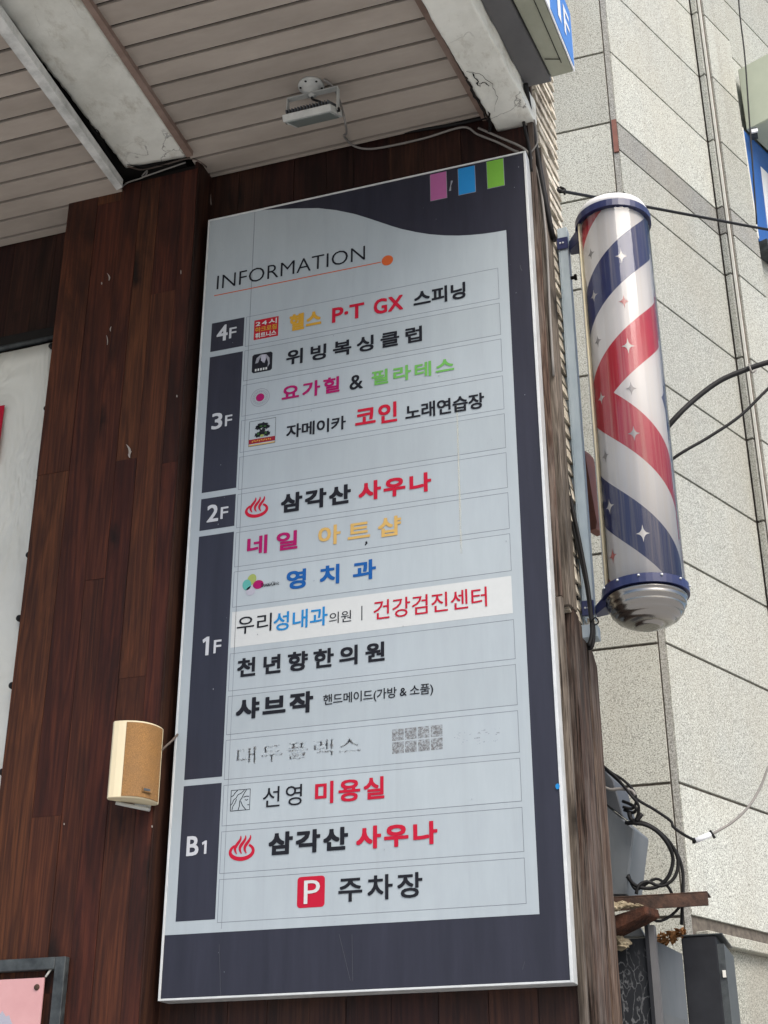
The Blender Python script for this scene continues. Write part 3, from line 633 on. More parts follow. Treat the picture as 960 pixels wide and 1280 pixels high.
# dental flower
pet = [((607, 925), .0155, .019, -.3, 'olive'), ((568, 968), .0150, .0185, .1, 'teal'), ((598, 1015), .0165, .016, .5, 'lilac'), ((659, 965), .0185, .0150, 0, 'magenta')]
ic = None
for q, a, b, ro, mt in pet:
    o = disc(sx(*zK(*q)), a, b, -.0010 if ic is None else -.0013, mt, ic or IB, 'logo' if ic is None else 'logo_petal', ro)
    if ic is None: ic = part(o, 'four petal flower logo beside tiny lettering')
q = Z(280, 600, 8); b0 = fit(q(352, 1078), q(455, 1060), q(352, 1030), q(455, 1018)); m = MB()
for k in range(5): stroke(m, [(b0[0]+.012+.009*k, b0[3]-.016+.002*(k % 2)), (b0[0]+.015+.009*k, b0[3]-.006), (b0[0]+.018+.009*k, b0[3]-.015)], .0022, -.0018)
m.build('worn_lettering', 'black', ic)
txt('Dental Clinic', 'black', (b0[0]+.008, b0[1]+.034, b0[2], b0[2]+.013), 0, 1, ic, -.0018)
# salon icon: face in a square
x0, x1, z0, z1 = icon_box([zJ(440, 268), zJ(573, 257), zJ(568, 400), zJ(435, 412)]); w_, h_ = x1-x0, z1-z0
m = MB(); G = lambda *pp: [(x0+w_*a, z0+h_*b) for a, b in pp]
stroke(m, G((0, 0), (1, 0), (1, 1), (0, 1), (0, 0)), .0022, -.0009)
for pp in (((0, .28), (.10, .38), (.14, .52), (.28, .62), (.36, .76), (.55, .84), (.70, .97)), ((.02, .70), (.12, .74), (.20, .86), (.34, .98)), ((.40, .02), (.46, .2), (.47, .45), (.58, .60), (.68, .80), (.80, .98)), ((.80, .02), (.64, .20), (.52, .44)), ((.66, .62), (.80, .66), (.95, .64)), ((.74, .50), (.82, .46), (.90, .50)), ((.88, .24), (.97, .23)), ((.08, .04), (.12, .22), (.22, .36), (.30, .55))):
    stroke(m, G(*pp), .0022, -.0009)
part(m.build('logo', 'black', IB), 'square line drawn logo of a face with flowing hair')
# parking mark
x0, x1, z0, z1 = icon_box([zH(331, 321), zH(407, 313), zH(404, 399), zH(330, 405)]); rr = .010; pts = []
for cx_, cz_, a0 in ((x1-rr, z0+rr, -90), (x1-rr, z1-rr, 0), (x0+rr, z1-rr, 90), (x0+rr, z0+rr, 180)):
    for k in range(5): pts.append((cx_+rr*math.cos(R(a0+k*22.5)), cz_+rr*math.sin(R(a0+k*22.5))))
ic = face(pts, -.0008, 'logo', 'red', 'red rounded parking mark with a white P'); w_, h_ = x1-x0, z1-z0
txt('P', 'white', (x0+w_*.25, x1-w_*.17, z0+h_*.12, z1-h_*.13), .0, 1, ic, -.0012)
# peeled lettering: two rows of four worn squares and a scribbled patch
q = Z(450, 880, 4.571); b0 = fit(q(182, 285), q(478, 265), q(180, 140), q(475, 115)); m = MB()
for i in range(4):
    for j in range(2):
        u0_, u1_ = b0[0]+(b0[1]-b0[0])*(i/4+.01), b0[0]+(b0[1]-b0[0])*((i+1)/4-.015); v0_, v1_ = b0[2]+(b0[3]-b0[2])*(j/2+.02), b0[2]+(b0[3]-b0[2])*((j+1)/2-.03)
        m.prism([(u0_, -.0008, v0_), (u1_, -.0008, v0_), (u1_, -.0008, v1_), (u0_, -.0008, v1_)], (0, .0003, 0))
part(m.build('worn_block', 'residue_dense', IB), 'peeling grey residue of eight small squares')
b0 = fit(q(540, 250), q(795, 215), q(535, 150), q(790, 130)); m = MB(); rnd = random.Random(5)
for k in range(26):
    a = (rnd.uniform(b0[0], b0[1]), rnd.choice((b0[2]+.012, b0[3]-.014))+rnd.uniform(-.008, .008)); stroke(m, [a, (a[0]+rnd.uniform(.004, .012), a[1]+rnd.uniform(-.006, .006)), (a[0]+rnd.uniform(.008, .02), a[1]+rnd.uniform(-.006, .006))], .003, -.0008)
part(m.build('worn_lettering', 'residue', IB), 'unreadable scraps of peeled lettering')
m = MB(); rnd = random.Random(11)     # dirt specks and scratches on the face
for k in range(46):
    x, z_ = rnd.uniform(.02, 1.17), rnd.uniform(.03, 2.68); s_ = rnd.uniform(.0008, .0022); m.box((x, -.0022, z_), (x+s_, -.0017, z_+s_*rnd.uniform(1, 2.5)))
m.build('dirt_specks', 'midgrey', IB)
p = at_y(697, 983, -.004); disc((p.x, p.z), .006, .008, -.0045, 'skyblue', IB, 'blue_dab')
p = at_y(563, 232, -.001); m = MB(); stroke(m, [(p.x-.002, p.z-.022), (p.x+.001, p.z), (p.x+.006, p.z+.020)], [.008, .003, .008], -.001); m.build('scratch_mark', 'midgrey', IB)
p = at_y(457.5, 679, -.001); m = MB(); stroke(m, [(p.x, p.z+.006), (p.x+.002, p.z), (p.x-.003, p.z-.007)], [.006, .007, .003], -.001); m.build('scratch_mark', 'black', IB)
m = MB()
for px, py in ((650, 335), (712, 1199)):
    p = at_y(px, py, -.004); stroke(m, [(p.x, p.z+.014), (p.x+.002, p.z), (p.x+.006, p.z-.010)], .002, -.0012)
for a, b in (((274, 1180), (276, 1246)), ((424, 1168), (438, 1226)), ((440, 1168), (441, 1226)), ((653, 1212), (656, 1202))):
    p, q_ = at_y(*a, 0), at_y(*b, 0); stroke(m, [(p.x, p.z), (q_.x, q_.z)], .0009, -.0006)
m.build('scratches', 'faint', IB)

# ---------------------------------------------------------------- floodlight under the soffit
pc = at_z(389, 107, 2.985); FL = thing('floodlight', (pc.x, pc.y, 2.985), 'small grey floodlight hanging under the slatted soffit above the board', 'lamp')
m = MB().lathe((pc.x, pc.y, 2.985), [(.046, 0), (.046, -.006), (.042, -.010), (.030, -.012), (.028, -.030), (.020, -.042), (.004, -.046)], 32); m.build('mounting_plate', 'lampgrey', FL)
m = MB()
for a in (20, 75, 130, 200, 260, 320): m.lathe((pc.x+.037*math.cos(R(a)), pc.y+.037*math.sin(R(a)), 2.9765), [(.0045, .0), (.0045, -.003)], 10)
m.build('screw', 'dark', FL)
m = MB().lathe((pc.x+.006, pc.y-.006, 2.945), [(.012, 0), (.013, -.012), (.008, -.022)], 16); m.build('cable_gland', 'lampgrey', FL)
hz, wd_, hc = 2.855, .176, Vector((pc.x+.012, pc.y-.010, 2.838)); tilt = Matrix.Rotation(R(31), 3, 'X')
def tl(x, y, z_): return hc + tilt @ Vector((x, y, z_))
def tbox(m, a, b):
    m.hexa([tl(*q) for q in ((a[0], a[1], a[2]), (b[0], a[1], a[2]), (b[0], b[1], a[2]), (a[0], b[1], a[2]), (a[0], a[1], b[2]), (b[0], a[1], b[2]), (b[0], b[1], b[2]), (a[0], b[1], b[2]))]); return m
hw = wd_/2
hb = tbox(MB(), (-hw, -.065, -.013), (hw, .065, .012)).build('housing', 'lampgrey', FL, bevel=.002)
m = MB()
for k in range(15): x = -hw+.012+k*(wd_-.024)/14; tbox(m, (x-.0017, -.05, .0122), (x+.0017, .05, .030))
m.build('fins', 'cabinet_dark', hb)
tbox(MB(), (-hw+.012, -.054, -.0155), (hw-.010, .056, -.0135)).build('lens', 'lens', FL)
m = MB(); zt = 2.933
m.box((hc.x-hw-.006, hc.y-.011, zt), (hc.x+hw+.006, hc.y+.011, zt+.003)).box((hc.x-hw-.006, hc.y-.011, hc.z-.006), (hc.x-hw-.003, hc.y+.011, zt-.0005)).box((hc.x+hw+.003, hc.y-.011, hc.z-.006), (hc.x+hw+.006, hc.y+.011, zt-.0005)); m.build('bracket', 'lampgrey', FL)
m = MB()
for s_ in (-1, 1): m.lathe((hc.x+s_*(hw+.007), hc.y, hc.z), [(.008, -.004), (.008, .004)], 12, axis=(1, 0, 0))
m.build('pivot_bolt', 'dark', FL)
m = MB().tube([(pc.x+.006, pc.y-.006, 2.925), (pc.x+.015, pc.y-.015, 2.905), (pc.x+.05, pc.y-.01, 2.885), (pc.x+.072, pc.y+.01, 2.88)], .0042); m.build('lamp_lead', 'cable', FL)

# ---------------------------------------------------------------- loudspeaker on the pillar
c0 = at_y(165, 1004, PY-.065); c1 = at_y(163, 906, PY-.065); SP = thing('loudspeaker', (c0.x, PY, c0.z), 'cream wall loudspeaker with curved brown mesh front on the wood pillar', 'speaker')
rz_ = R(50); ca, sa = math.cos(rz_), math.sin(rz_)
spz0, spz1 = c0.z+.005, c1.z-.004; SC = Vector((c0.x, PY-.062, 0))
def sp(x, y, z_): return Vector((SC.x+x*ca-y*sa, SC.y+x*sa+y*ca, z_))
def sp_prism(outline, z0_, z1_): return MB().prism([sp(x, y, z0_) for x, y in outline], (0, 0, z1_-z0_))
body = [(-.078, .006), (-.070, .020), (.070, .020), (.078, .006), (.080, -.006)] + [(.080-.160*t/14, -.006-.042*math.sin(math.pi*t/14)**.8) for t in range(1, 14)] + [(-.080, -.006)]
sp_prism(body, spz0, spz1).build('cabinet', 'cream', SP, bevel=.002)
gr = [(-.050+.122*t/16, -.0075-.042*max(0, math.sin(math.pi*(.080-.050+.122*t/16)/.160))**.8-.002) for t in range(17)]
gg = sp_prism(gr+[(.070, -.005), (-.050, -.005)], spz0+.004, spz1-.006).build('grille', 'mesh', SP)
bd = [(.004+.030*t/6, -.0535-.001*math.sin(math.pi*t/6)) for t in range(7)]
m = MB(); q = [sp(.006, -.0525, spz0+.020), sp(.038, -.0485, spz0+.020), sp(.038, -.0485, spz0+.033), sp(.006, -.0525, spz0+.033)]; m.prism(q, (sp(0, -.004, 0)-sp(0, 0, 0))); m.build('badge', 'mesh', gg)
q2 = [a+(sp(0, -.0045, 0)-sp(0, 0, 0))+zz*dz+dx for a, dz, dx in zip(q, (.003, .003, -.003, -.003), (Vector((.003, .002, 0)), Vector((-.003, -.002, 0)), Vector((-.003, -.002, 0)), Vector((.003, .002, 0))))]
MB().prism(q2, (sp(0, -.0006, 0)-sp(0, 0, 0))).build('badge_plate', 'cabinet_dark', gg)
m = MB(); m.box((SC.x-.02, PY-.002, spz0-.006), (SC.x+.03, PY-.012, spz0+.10)); m.tube([(SC.x-.045, SC.y-.02, spz0-.004), (SC.x, SC.y+.01, spz0-.012), (SC.x+.03, PY-.01, spz0-.014)], .006); m.build('wall_bracket', 'lampgrey', SP)
tag(MB().tube([at_y(200, 941, PY-.006), at_y(206, 934, PY-.006), at_y(215, 926, PY+.01), at_y(222, 918, .0)], .0035).build('speaker_cable', 'cable_brown'), 'short brown cable running from loudspeaker to the board edge', 'cable')

# ---------------------------------------------------------------- banner in the bay at left
BY = .075
bx1 = at_y(77, 428, BY).x+.004; bz1 = at_y(40, 434, BY).z
BN = thing('banner', (bx1-.4, BY, .0), 'plain off white vinyl banner tied beside the wood pillar at far left', 'banner')
m = MB(); nx, nz = 26, 46; grid = []
for i in range(nx+1):
    row = []
    for j in range(nz+1):
        x = bx1-1.4*i/nx; z_ = bz1-(bz1+.55)*j/nz; d = .012*noise.noise(Vector((x*3, 0, z_*1.6)))+.010*math.exp(-((x-bx1)*6)**2)*math.sin((z_-bz1)*12)
        row.append(m.bm.verts.new((x, BY+d, z_)))
    grid.append(row)
for i in range(nx):
    for j in range(nz): f = m.bm.faces.new((grid[i][j], grid[i][j+1], grid[i+1][j+1], grid[i+1][j])); f.smooth = True
sheet = m.build('sheet', 'banner', BN)
sol = sheet.modifiers.new('thick', 'SOLIDIFY'); sol.thickness = .0015
pr = at_y(8, 507, BY-.016); pb = at_y(0, 577, BY-.016)
m = MB(); m.box((pr.x-.35, BY-.022, pb.z), (pr.x-.004, BY-.0205, pr.z)); m.build('red_print', 'red', BN)
m = MB(); m.tube([(bx1-1.5, BY+.01, bz1+.022), (bx1+.05, BY+.01, bz1+.03)], .012, 10, 0); m.build('top_rope_bar', 'frameblack', BN)
for px, py in ((66, 434), (60, 512), (51, 602), (38, 695), (26, 774), (17, 858), (5, 966)):
    p = at_y(px, py, BY-.02); m = MB(); m.lathe((p.x, BY-.022, p.z), [(.005, .02), (.012, -.004), (.011, -.012), (.003, -.016)], 12, axis=(0, 1, 0))
    q = at_y(px+12, py-(1 if py > 440 else 8), BY-.02); m.tube([(p.x, BY-.030, p.z), (q.x, BY-.03, q.z)], .0034, 6, 0); m.build('eyelet_tie', 'cable', BN)
MB().box((-4, .075, bz1+.035), (PILL-.003, .113, bz1+.075)).build('bay_head_rail', 'dark', SB)

# ---------------------------------------------------------------- framed pink notice, lower left
fy = PY-.03; a = at_y(82, 1196, fy); b = at_y(0, 1199, fy); tz = (a.z+b.z)/2; PN = thing('framed_notice', (a.x-.3, fy, tz-.4), 'pink notice in a worn black frame at the foot of the wood pillar', 'notice')
m = MB(); fw = .034; m.box((a.x-fw, fy, tz-.8), (a.x, fy+.025, tz)).box((a.x-.62, fy, tz-fw), (a.x-fw-.0005, fy+.025, tz)).box((a.x-.62-fw, fy, tz-.8), (a.x-.6205, fy+.025, tz)).box((a.x-.62, fy, tz-.8), (a.x-fw-.0005, fy+.025, tz-.8+fw)); m.build('frame', 'frameblack', PN, bevel=.002)
c = at_y(56, 1222, fy+.01); m = MB(); m.box((c.x-.50, fy+.008, tz-.76), (c.x, fy+.012, c.z)); ps = m.build('sheet', 'pinksheet', PN)
q = at_y(46, 1234, fy+.007); m = MB(); m.lathe((q.x, fy+.0075, q.z), [(.009, 0), (.008, -.003), (.003, -.004)], 16, axis=(0, 1, 0)); m.build('screw', 'rust', ps)
q = at_y(0, 1290, fy+.007); pts = [(q.x+(.045+.008*math.sin(k*1.7))*math.cos(k*math.pi/12), fy+.0074, q.z+(.05+.008*math.sin(k*2.3))*math.sin(k*math.pi/12)) for k in range(24)]; m = MB().prism(pts, (0, .0004, 0)); m.build('pale_picture', 'lilac', ps)
q, q2 = at_y(57, 1221, fy+.01), at_y(65, 1210, fy+.01); MB().tube([q, q2], .0035, 6, 0).build('tie', 'bead', PN)

# ---------------------------------------------------------------- steel channel and barber pole on the side pier
cy = .235
zt, zb = at_y(700, 290, cy).z, at_y(725, 785, cy).z
CH = thing('steel_channel', (1.25, cy, zb), 'upright galvanised steel channel carrying the barber pole', 'channel')
m = MB(); m.box((1.222, cy-.004, zb), (1.246, cy, zt-.03)); m.build('back_plate', 'zinc', CH)
m = MB(); m.box((1.248, cy-.022, zb+.02), (1.252, cy+.02, zt)).box((1.2525, cy-.022, zb+.02), (1.282, cy-.019, zt)).box((1.279, cy-.0185, zb+.02), (1.282, cy+.02, zt)); m.build('rail', 'zinc', CH, bevel=.001)
m = MB()
for t in (.985, .92, .86, .03): m.lathe((1.234, cy-.004, zb+(zt-zb)*t-.03), [(.0045, 0), (.0045, -.003)], 10, axis=(0, 1, 0))
m.build('bolt_hole', 'dark', CH)
p = at_y(712, 349, cy); m = MB(); m.tube([(1.282, cy-.005, p.z), (1.298, cy-.005, p.z)], .006, 8, 0).tube([(1.294, cy-.005, p.z), (1.302, cy-.005, p.z)], .011, 8, 0); m.build('wing_bolt', 'dark', CH)
m = MB(); m.box((1.236, cy-.03, zb-.045), (1.290, cy+.02, zb-.002)); m.build('foot_bracket', 'zinc', CH, bevel=.002)

PXc = Vector((1.4425, .215, 0)); PT, PB = at_y(768, 283, PXc.y).z, at_y(807, 742, PXc.y).z
BP = thing('barber_pole', (PXc.x, PXc.y, PB), 'barber pole with red, white and blue chevron stripes and star marks beside the board', 'barber pole')
RI, RO = .1125, .1225
vd = Vector((CAM.x-PXc.x, CAM.y-PXc.y, 0)).normalized(); th0 = math.atan2(vd.y, vd.x)      # the side that faces the street
zm = at_y(788, 489, PXc.y-.10).z; per, kk = .70, .1115
n = NT('striped_pole'); tc = n.n('ShaderNodeTexCoord'); sep = n.n('ShaderNodeSeparateXYZ'); n.l(tc.outputs['Object'], sep.inputs[0])
th = n.math('ARCTAN2', sep.outputs[1], sep.outputs[0])
th = n.math('SUBTRACT', n.math('MODULO', n.math('ADD', n.math('SUBTRACT', th, th0), 5*math.pi), 2*math.pi), math.pi)
dz = n.math('ABSOLUTE', n.math('SUBTRACT', sep.outputs[2], zm-PB))
ph = n.math('FRACT', n.math('ADD', n.math('DIVIDE', n.math('SUBTRACT', dz, n.math('MULTIPLY', n.math('ADD', th, R(23)), kk)), per), 10.0))
WH, RD, BL = (.62, .60, .58), (.42, .016, .035), (.022, .032, .115)
c = n.ramp(ph, [(0, RD), (.25, WH), (.50, BL), (.75, WH)], 'CONSTANT')
vs = n.noise(n.coords((1, 1, .02)), 60, 4, .7); c = n.mix(n.ramp(vs, [(.5, 0), (.72, .4)]), c, n.mix(.6, c, (.58, .50, .36)))
M['stripes'] = n.fin(c, .4, .4)
m = MB().lathe((PXc.x, PXc.y, PB), [(RI, .005), (RI, PT-PB)], 64); m.build('striped_drum', 'stripes', BP)
m = MB(); rnd = random.Random(4); SEG = 46; rings = []; JR = [RO+rnd.uniform(-.0011, .0011) for _ in range(SEG)]
for h in (0, (PT-PB)*.33, (PT-PB)*.66, PT-PB):
    rings.append([m.bm.verts.new((PXc.x+JR[k]*math.cos(2*math.pi*k/SEG), PXc.y+JR[k]*math.sin(2*math.pi*k/SEG), PB+h)) for k in range(SEG)])
for A, B in zip(rings, rings[1:]):
    for k in range(SEG): m.bm.faces.new((A[k], A[(k+1) % SEG], B[(k+1) % SEG], B[k]))
m.build('clear_tube', 'acrylic', BP)
def star(px, py, s_, mt):      # four-pointed star wrapped on the drum where the photo shows it
    d = ray(px, py); o = CAM-PXc; a_ = d.x*d.x+d.y*d.y; b_ = 2*(o.x*d.x+o.y*d.y); c_ = o.x*o.x+o.y*o.y-(RI+.001)**2; disc_ = b_*b_-4*a_*c_
    if disc_ <= 0: return
    t = (-b_-math.sqrt(disc_))/(2*a_); p = CAM+d*t; t0 = math.atan2(p.y-PXc.y, p.x-PXc.x); pts = []
    for k in range(32):
        a = k*math.pi/16; rad = s_*(.17+.83*abs(math.cos(2*a))**4.5) if k % 8 else s_
        rad = s_/((abs(math.cos(a))**.55+abs(math.sin(a))**.55)**(1/.55)); uu, vv = rad*math.cos(a)*.64, rad*math.sin(a)*.92
        pts.append((PXc.x+(RI+.0015)*math.cos(t0+uu/RI), PXc.y+(RI+.0015)*math.sin(t0+uu/RI), p.z+vv))
    cpt = MS[mt].bm.verts.new((PXc.x+(RI+.0016)*math.cos(t0), PXc.y+(RI+.0016)*math.sin(t0), p.z)); vsx = [MS[mt].bm.verts.new(q) for q in pts]
    for k in range(32): MS[mt].bm.faces.new((cpt, vsx[k], vsx[(k+1) % 32]))
MS = {'starwhite': MB(), 'stargrey': MB(), 'starred': MB()}
M['starwhite'] = plain('star_white', (.60, .57, .53), .35); M['stargrey'] = plain('star_grey', (.30, .28, .27), .35); M['starred'] = plain('star_red', (.50, .16, .14), .35)
zz4 = Z(640, 220, 3); zz5 = Z(640, 520, 3)
for q, s_, mt in ((zz4(410, 300), .032, 'starwhite'), (zz4(296, 292), .026, 'stargrey'), (zz4(307, 450), .028, 'starwhite'), (zz4(420, 470), .028, 'starred'), (zz4(322, 620), .026, 'stargrey'), (zz4(435, 637), .032, 'starwhite'), (zz4(335, 833), .027, 'starwhite'), (zz4(447, 797), .028, 'stargrey'),
                  (zz5(457, 65), .030, 'stargrey'), (zz5(350, 150), .026, 'stargrey'), (zz5(366, 340), .030, 'starwhite'), (zz5(491, 440), .032, 'starwhite'), (zz5(378, 525), .028, 'starred')): star(*q, s_, mt)
for k, mb in MS.items(): part(mb.build('star_marks', k, BP), {'starwhite': 'white four pointed stars', 'stargrey': 'grey four pointed stars', 'starred': 'red four pointed stars'}[k])
lf = PXc-rt*.1150+vd*.020
m = MB().tube([(lf.x, lf.y, PB), (lf.x, lf.y, PT)], .0062, 8, 0); m.build('inner_rod', 'cream', BP)
m = MB().lathe((PXc.x, PXc.y, PT), [(.1235, -.006), (.1300, -.006), (.1300, .020), (.1235, .020)], 40, smooth=False); m.build('top_ring', 'navyblue', BP)
m = MB().lathe((PXc.x, PXc.y, PT+.022), [(.122, 0), (.122, .018), (.114, .034), (.090, .047), (.05, .056), (.002, .058)], 40); m.build('top_cap', 'whitecap', BP)
m = MB().lathe((PXc.x, PXc.y, PB), [(.1235, .014), (.1310, .014), (.1310, -.014), (.1235, -.014)], 40, smooth=False); m.build('bottom_ring', 'navyblue', BP)
m = MB().lathe((PXc.x, PXc.y, PB-.016), [(.1228, 0), (.1226, -.008), (.1180, -.012), (.1195, -.016), (.1180, -.030), (.1120, -.034), (.1130, -.038), (.1085, -.050), (.1010, -.054), (.1015, -.058), (.0925, -.068), (.083, -.071), (.083, -.074), (.070, -.081), (.052, -.086), (.041, -.087), (.040, -.093), (.030, -.094), (.002, -.094)], 48); m.build('bottom_dome', 'chrome', BP)
for a in range(0, 360, 30): MB().lathe((PXc.x+.1315*math.cos(R(a)), PXc.y+.1315*math.sin(R(a)), PB+.010), [(.004, 0), (.004, -.005)], 8).build('rivet', 'aluminium', BP)
for zc_, hh in ((PT-.012, .042), (PB-.006, .030)):
    a = Vector((1.284, cy-.012, zc_-.02)); b = Vector((PXc.x-.118, PXc.y-.03, zc_)); c = Vector((PXc.x-.12, PXc.y+.045, zc_)); d = Vector((1.284, cy+.018, zc_-.02))
    m = MB().hexa([a-zz*hh*.6, b-zz*hh, c-zz*hh, d-zz*hh*.6, a+zz*hh*.3, b+zz*hh*.35, c+zz*hh*.35, d+zz*hh*.3]); m.box((1.245, cy-.028, zc_-.045), (1.2838, cy-.0235, zc_+.005)); m.build('bracket_arm', 'navyblue', BP, bevel=.002)
    m = MB()
    for dx in (.012, .022): m.lathe((1.245+dx, cy-.0285, zc_-.02), [(.004, 0), (.003, -.003)], 8, axis=(0, 1, 0))
    m.build('bolt', 'aluminium', BP)

# red-brown board end behind the pole
q = [at_y(px, py, .42) for px, py in ((726, 560), (731, 566), (746, 652), (745, 661), (735, 664))]
tag(MB().prism(q, (.02, .05, 0)).build('leaning_board', 'redboard'), 'narrow red brown board leaning behind the steel channel', 'board')

# ---------------------------------------------------------------- hanging sign box at the canopy corner: 1F
z0 = 2.985; e0, e1 = at_z(658, 109, z0), at_z(689, 102, z0); f0, f1 = at_z(601, 0, z0), at_z(637, 0, z0)
FS = thing('canopy_sign_box', (1.3, -.4, 3.0), 'blue lit box sign reading 1F on the canopy side above the board', 'sign')
def ext(p, q, y=-1.5): t = (y-p.y)/(q.y-p.y); return p+(q-p)*t
m = MB(); g0, g1 = ext(e0, f0), ext(e1, f1); up = zz*.30; m.hexa([e0, e1, g1, g0, e0+up, e1+up, g1+up, g0+up]); m.build('grey_housing', 'fascia', FS)
o0, o1 = at_z(688.5, 97.5, 3.0), at_z(716.5, 90, 3.0); h0, h1 = ext(o0, at_z(640, 0, 3.0)), ext(o1, at_z(680, 0, 3.0)); HB = .262
fd = (h1-o1).normalized(); sn = Vector((-fd.y, fd.x, 0)); sn = sn if sn.x > 0 else -sn
o0 = o0+sn*.002; h0 = h0+sn*.002
up = zz*HB; m = MB().hexa([o0, o1, h1, h0, o0+up, o1+up, h1+up, h0+up]); m.build('olive_housing', 'olive_metal', FS, bevel=.003)
m = MB(); a, b = o0.lerp(o1, .66), h0.lerp(h1, .66); m.hexa([a+fd*.06-zz*.003, a+fd*.06+sn*.002-zz*.003, b+sn*.002-zz*.003, b-zz*.003, a+fd*.06, a+fd*.06+sn*.002, b+sn*.002, b])
a, b = o0.lerp(o1, .06)+fd*.1, o0.lerp(o1, .70)+fd*.08; m.tube([a-zz*.004, b-zz*.004], .0018, 6, 0); m.build('panel_seam', 'dark', FS)
def sfp(t, v, dd=0): return o1 + fd*t + zz*v + sn*dd      # on the blue side face: t along it away from the wall, v up
def sface(t0, t1, v0, v1, d0, d1, name, mt, par=FS):
    return MB().hexa([sfp(t0, v0, d0), sfp(t1, v0, d0), sfp(t1, v0, d1), sfp(t0, v0, d1), sfp(t0, v1, d0), sfp(t1, v1, d0), sfp(t1, v1, d1), sfp(t0, v1, d1)]).build(name, mt, par)
sface(.0, 1.3, .0, HB, .002, .006, 'white_edge', 'signwhite')
bf = sface(.012, .30, .012, HB-.006, .0065, .008, 'blue_face', 'signblue')
letters('1', 'signwhite', bf, sfp(.205, .07, .0085), -fd*.04, zz*.13, .01); letters('F', 'signwhite', bf, sfp(.125, .07, .0085), -fd*.075, zz*.13, .01)

# ---------------------------------------------------------------- granite building behind
rv = Vector((math.sin(R(24.2)), math.cos(R(24.2)), 0)); no = Vector((rv.y, -rv.x, 0)); GC = Vector((1.190, 2.78, 0))
GB = thing('granite_building', (GC.x, GC.y, -2.05), 'pale speckled granite office building standing behind the barber pole', 'building')
pys = [62, 150, 238, 349, 458, 568, 683, 803, 978, 1145]; zs = []
for py in pys:
    px = 767+(py-62)*(843-767)/(978-62); zs.append(at_y(px, py, GC.y).z)
zs = [zs[0]+.56*k for k in range(6, 0, -1)] + zs + [-.2, -2.05]
def wall_panel(m, o, d, nrm, a0, a1, w_, t, z0_, z1_, g_=.0068):
    p, q = o+d*(a0+g_), o+d*(a1-g_); p, q = p+nrm*w_, q+nrm*w_
    m.hexa([p-nrm*t+zz*(z0_+g_), q-nrm*t+zz*(z0_+g_), q+zz*(z0_+g_), p+zz*(z0_+g_), p-nrm*t+zz*(z1_-g_), q-nrm*t+zz*(z1_-g_), q+zz*(z1_-g_), p+zz*(z1_-g_)])
XL = Vector((-1, 0, 0)); NF = Vector((0, -1, 0))
mf, ms, mp = MB(), MB(), MB(); A1, SO, B1, B2 = 1.128, .070, 1.19, 1.535
bandz = (at_y(776, 185, GC.y).z, zs[7])
for i in range(len(zs)-1):
    zh, zl_ = zs[i], zs[i+1]
    if zl_ < zs[15]-.01 and False: continue
    for k in range(3): wall_panel(mf, GC, XL, NF, .03+k*1.3, .03+(k+1)*1.3, 0, .03, zl_, zh)
    zh2 = bandz[0] if abs(zh-zs[7]) < 1e-6 else zh
    if zl_ > -.1: wall_panel(ms, GC, rv, no, .008, A1, 0, .03, zl_, zh2)
    wall_panel(mp, GC+rv*A1, no, -rv, .0, SO-.02, .0, .02, zl_, zh2)
    wall_panel(mp, GC, rv, no, A1+.055, B2, SO, .03, zl_, zh2)
    wall_panel(ms, GC, rv, no, B2+.02, 6, .0, .03, zl_, zh)
mf.build('front_cladding', 'granite', GB, bevel=.0015); ms.build('side_cladding', 'granite_side', GB, bevel=.0015); mp.build('pilaster', 'granite_side', GB, bevel=.0015)
mb_ = MB(); wall_panel(mb_, GC, rv, no, .008, A1, -.001, .03, bandz[0], bandz[1]); wall_panel(mb_, GC+rv*A1, no, -rv, .0, SO-.02, -.001, .02, bandz[0], bandz[1]); wall_panel(mb_, GC, rv, no, A1+.055, B2, SO-.001, .03, bandz[0], bandz[1]); part(mb_.build('stained_band', 'stained_band', GB), 'grey stained course across the granite')
m = MB(); ztop = zs[0]
def block(m, o, d, nrm, a0, a1, w0, w1, z0_, z1_):
    p, q = o+d*a0, o+d*a1; m.hexa([p+nrm*w0+zz*z0_, q+nrm*w0+zz*z0_, q+nrm*w1+zz*z0_, p+nrm*w1+zz*z0_, p+nrm*w0+zz*z1_, q+nrm*w0+zz*z1_, q+nrm*w1+zz*z1_, p+nrm*w1+zz*z1_])
block(m, GC, XL, NF, .02, 4, -.3, -.012, -2.05, ztop); block(m, GC, rv, no, .0, 6, -.3, -.012, -2.05, ztop); block(m, GC, rv, no, A1+.022, B2-.002, -.05, SO-.012, -2.05, ztop)
m.build('joint_backing', 'joint', GB)
m = MB(); m.box((GC.x-.029, GC.y+.004, -2.05), (GC.x-.001, GC.y+.03, ztop)); m.build('corner_strip', 'stained_band', GB)
m = MB(); block(m, GC, rv, no, A1+.003, A1+.010, SO-.012, SO+.003, -.1, ztop); m.build('edge_bead', 'bead', GB)
p = at_y(778, 168, GC.y); m = MB(); m.box((GC.x-.026, GC.y-.006, p.z-.12), (GC.x+.002, GC.y+.01, p.z+.12)); part(m.build('corner_patch', 'redboard', GB), 'rusty brown patch in the corner joint')
zled = at_p(900, 1172, GC, no).z
m = MB(); block(m, GC, rv, no, .02, A1, .0012, .07, zled-.05, zled); m.build('base_ledge', 'granite_dirty', GB, bevel=.004)
m = MB(); block(m, GC, rv, no, .02, B2, .001, .02, -2.05, zled-.052); m.build('base_course', 'granite_dirty', GB)
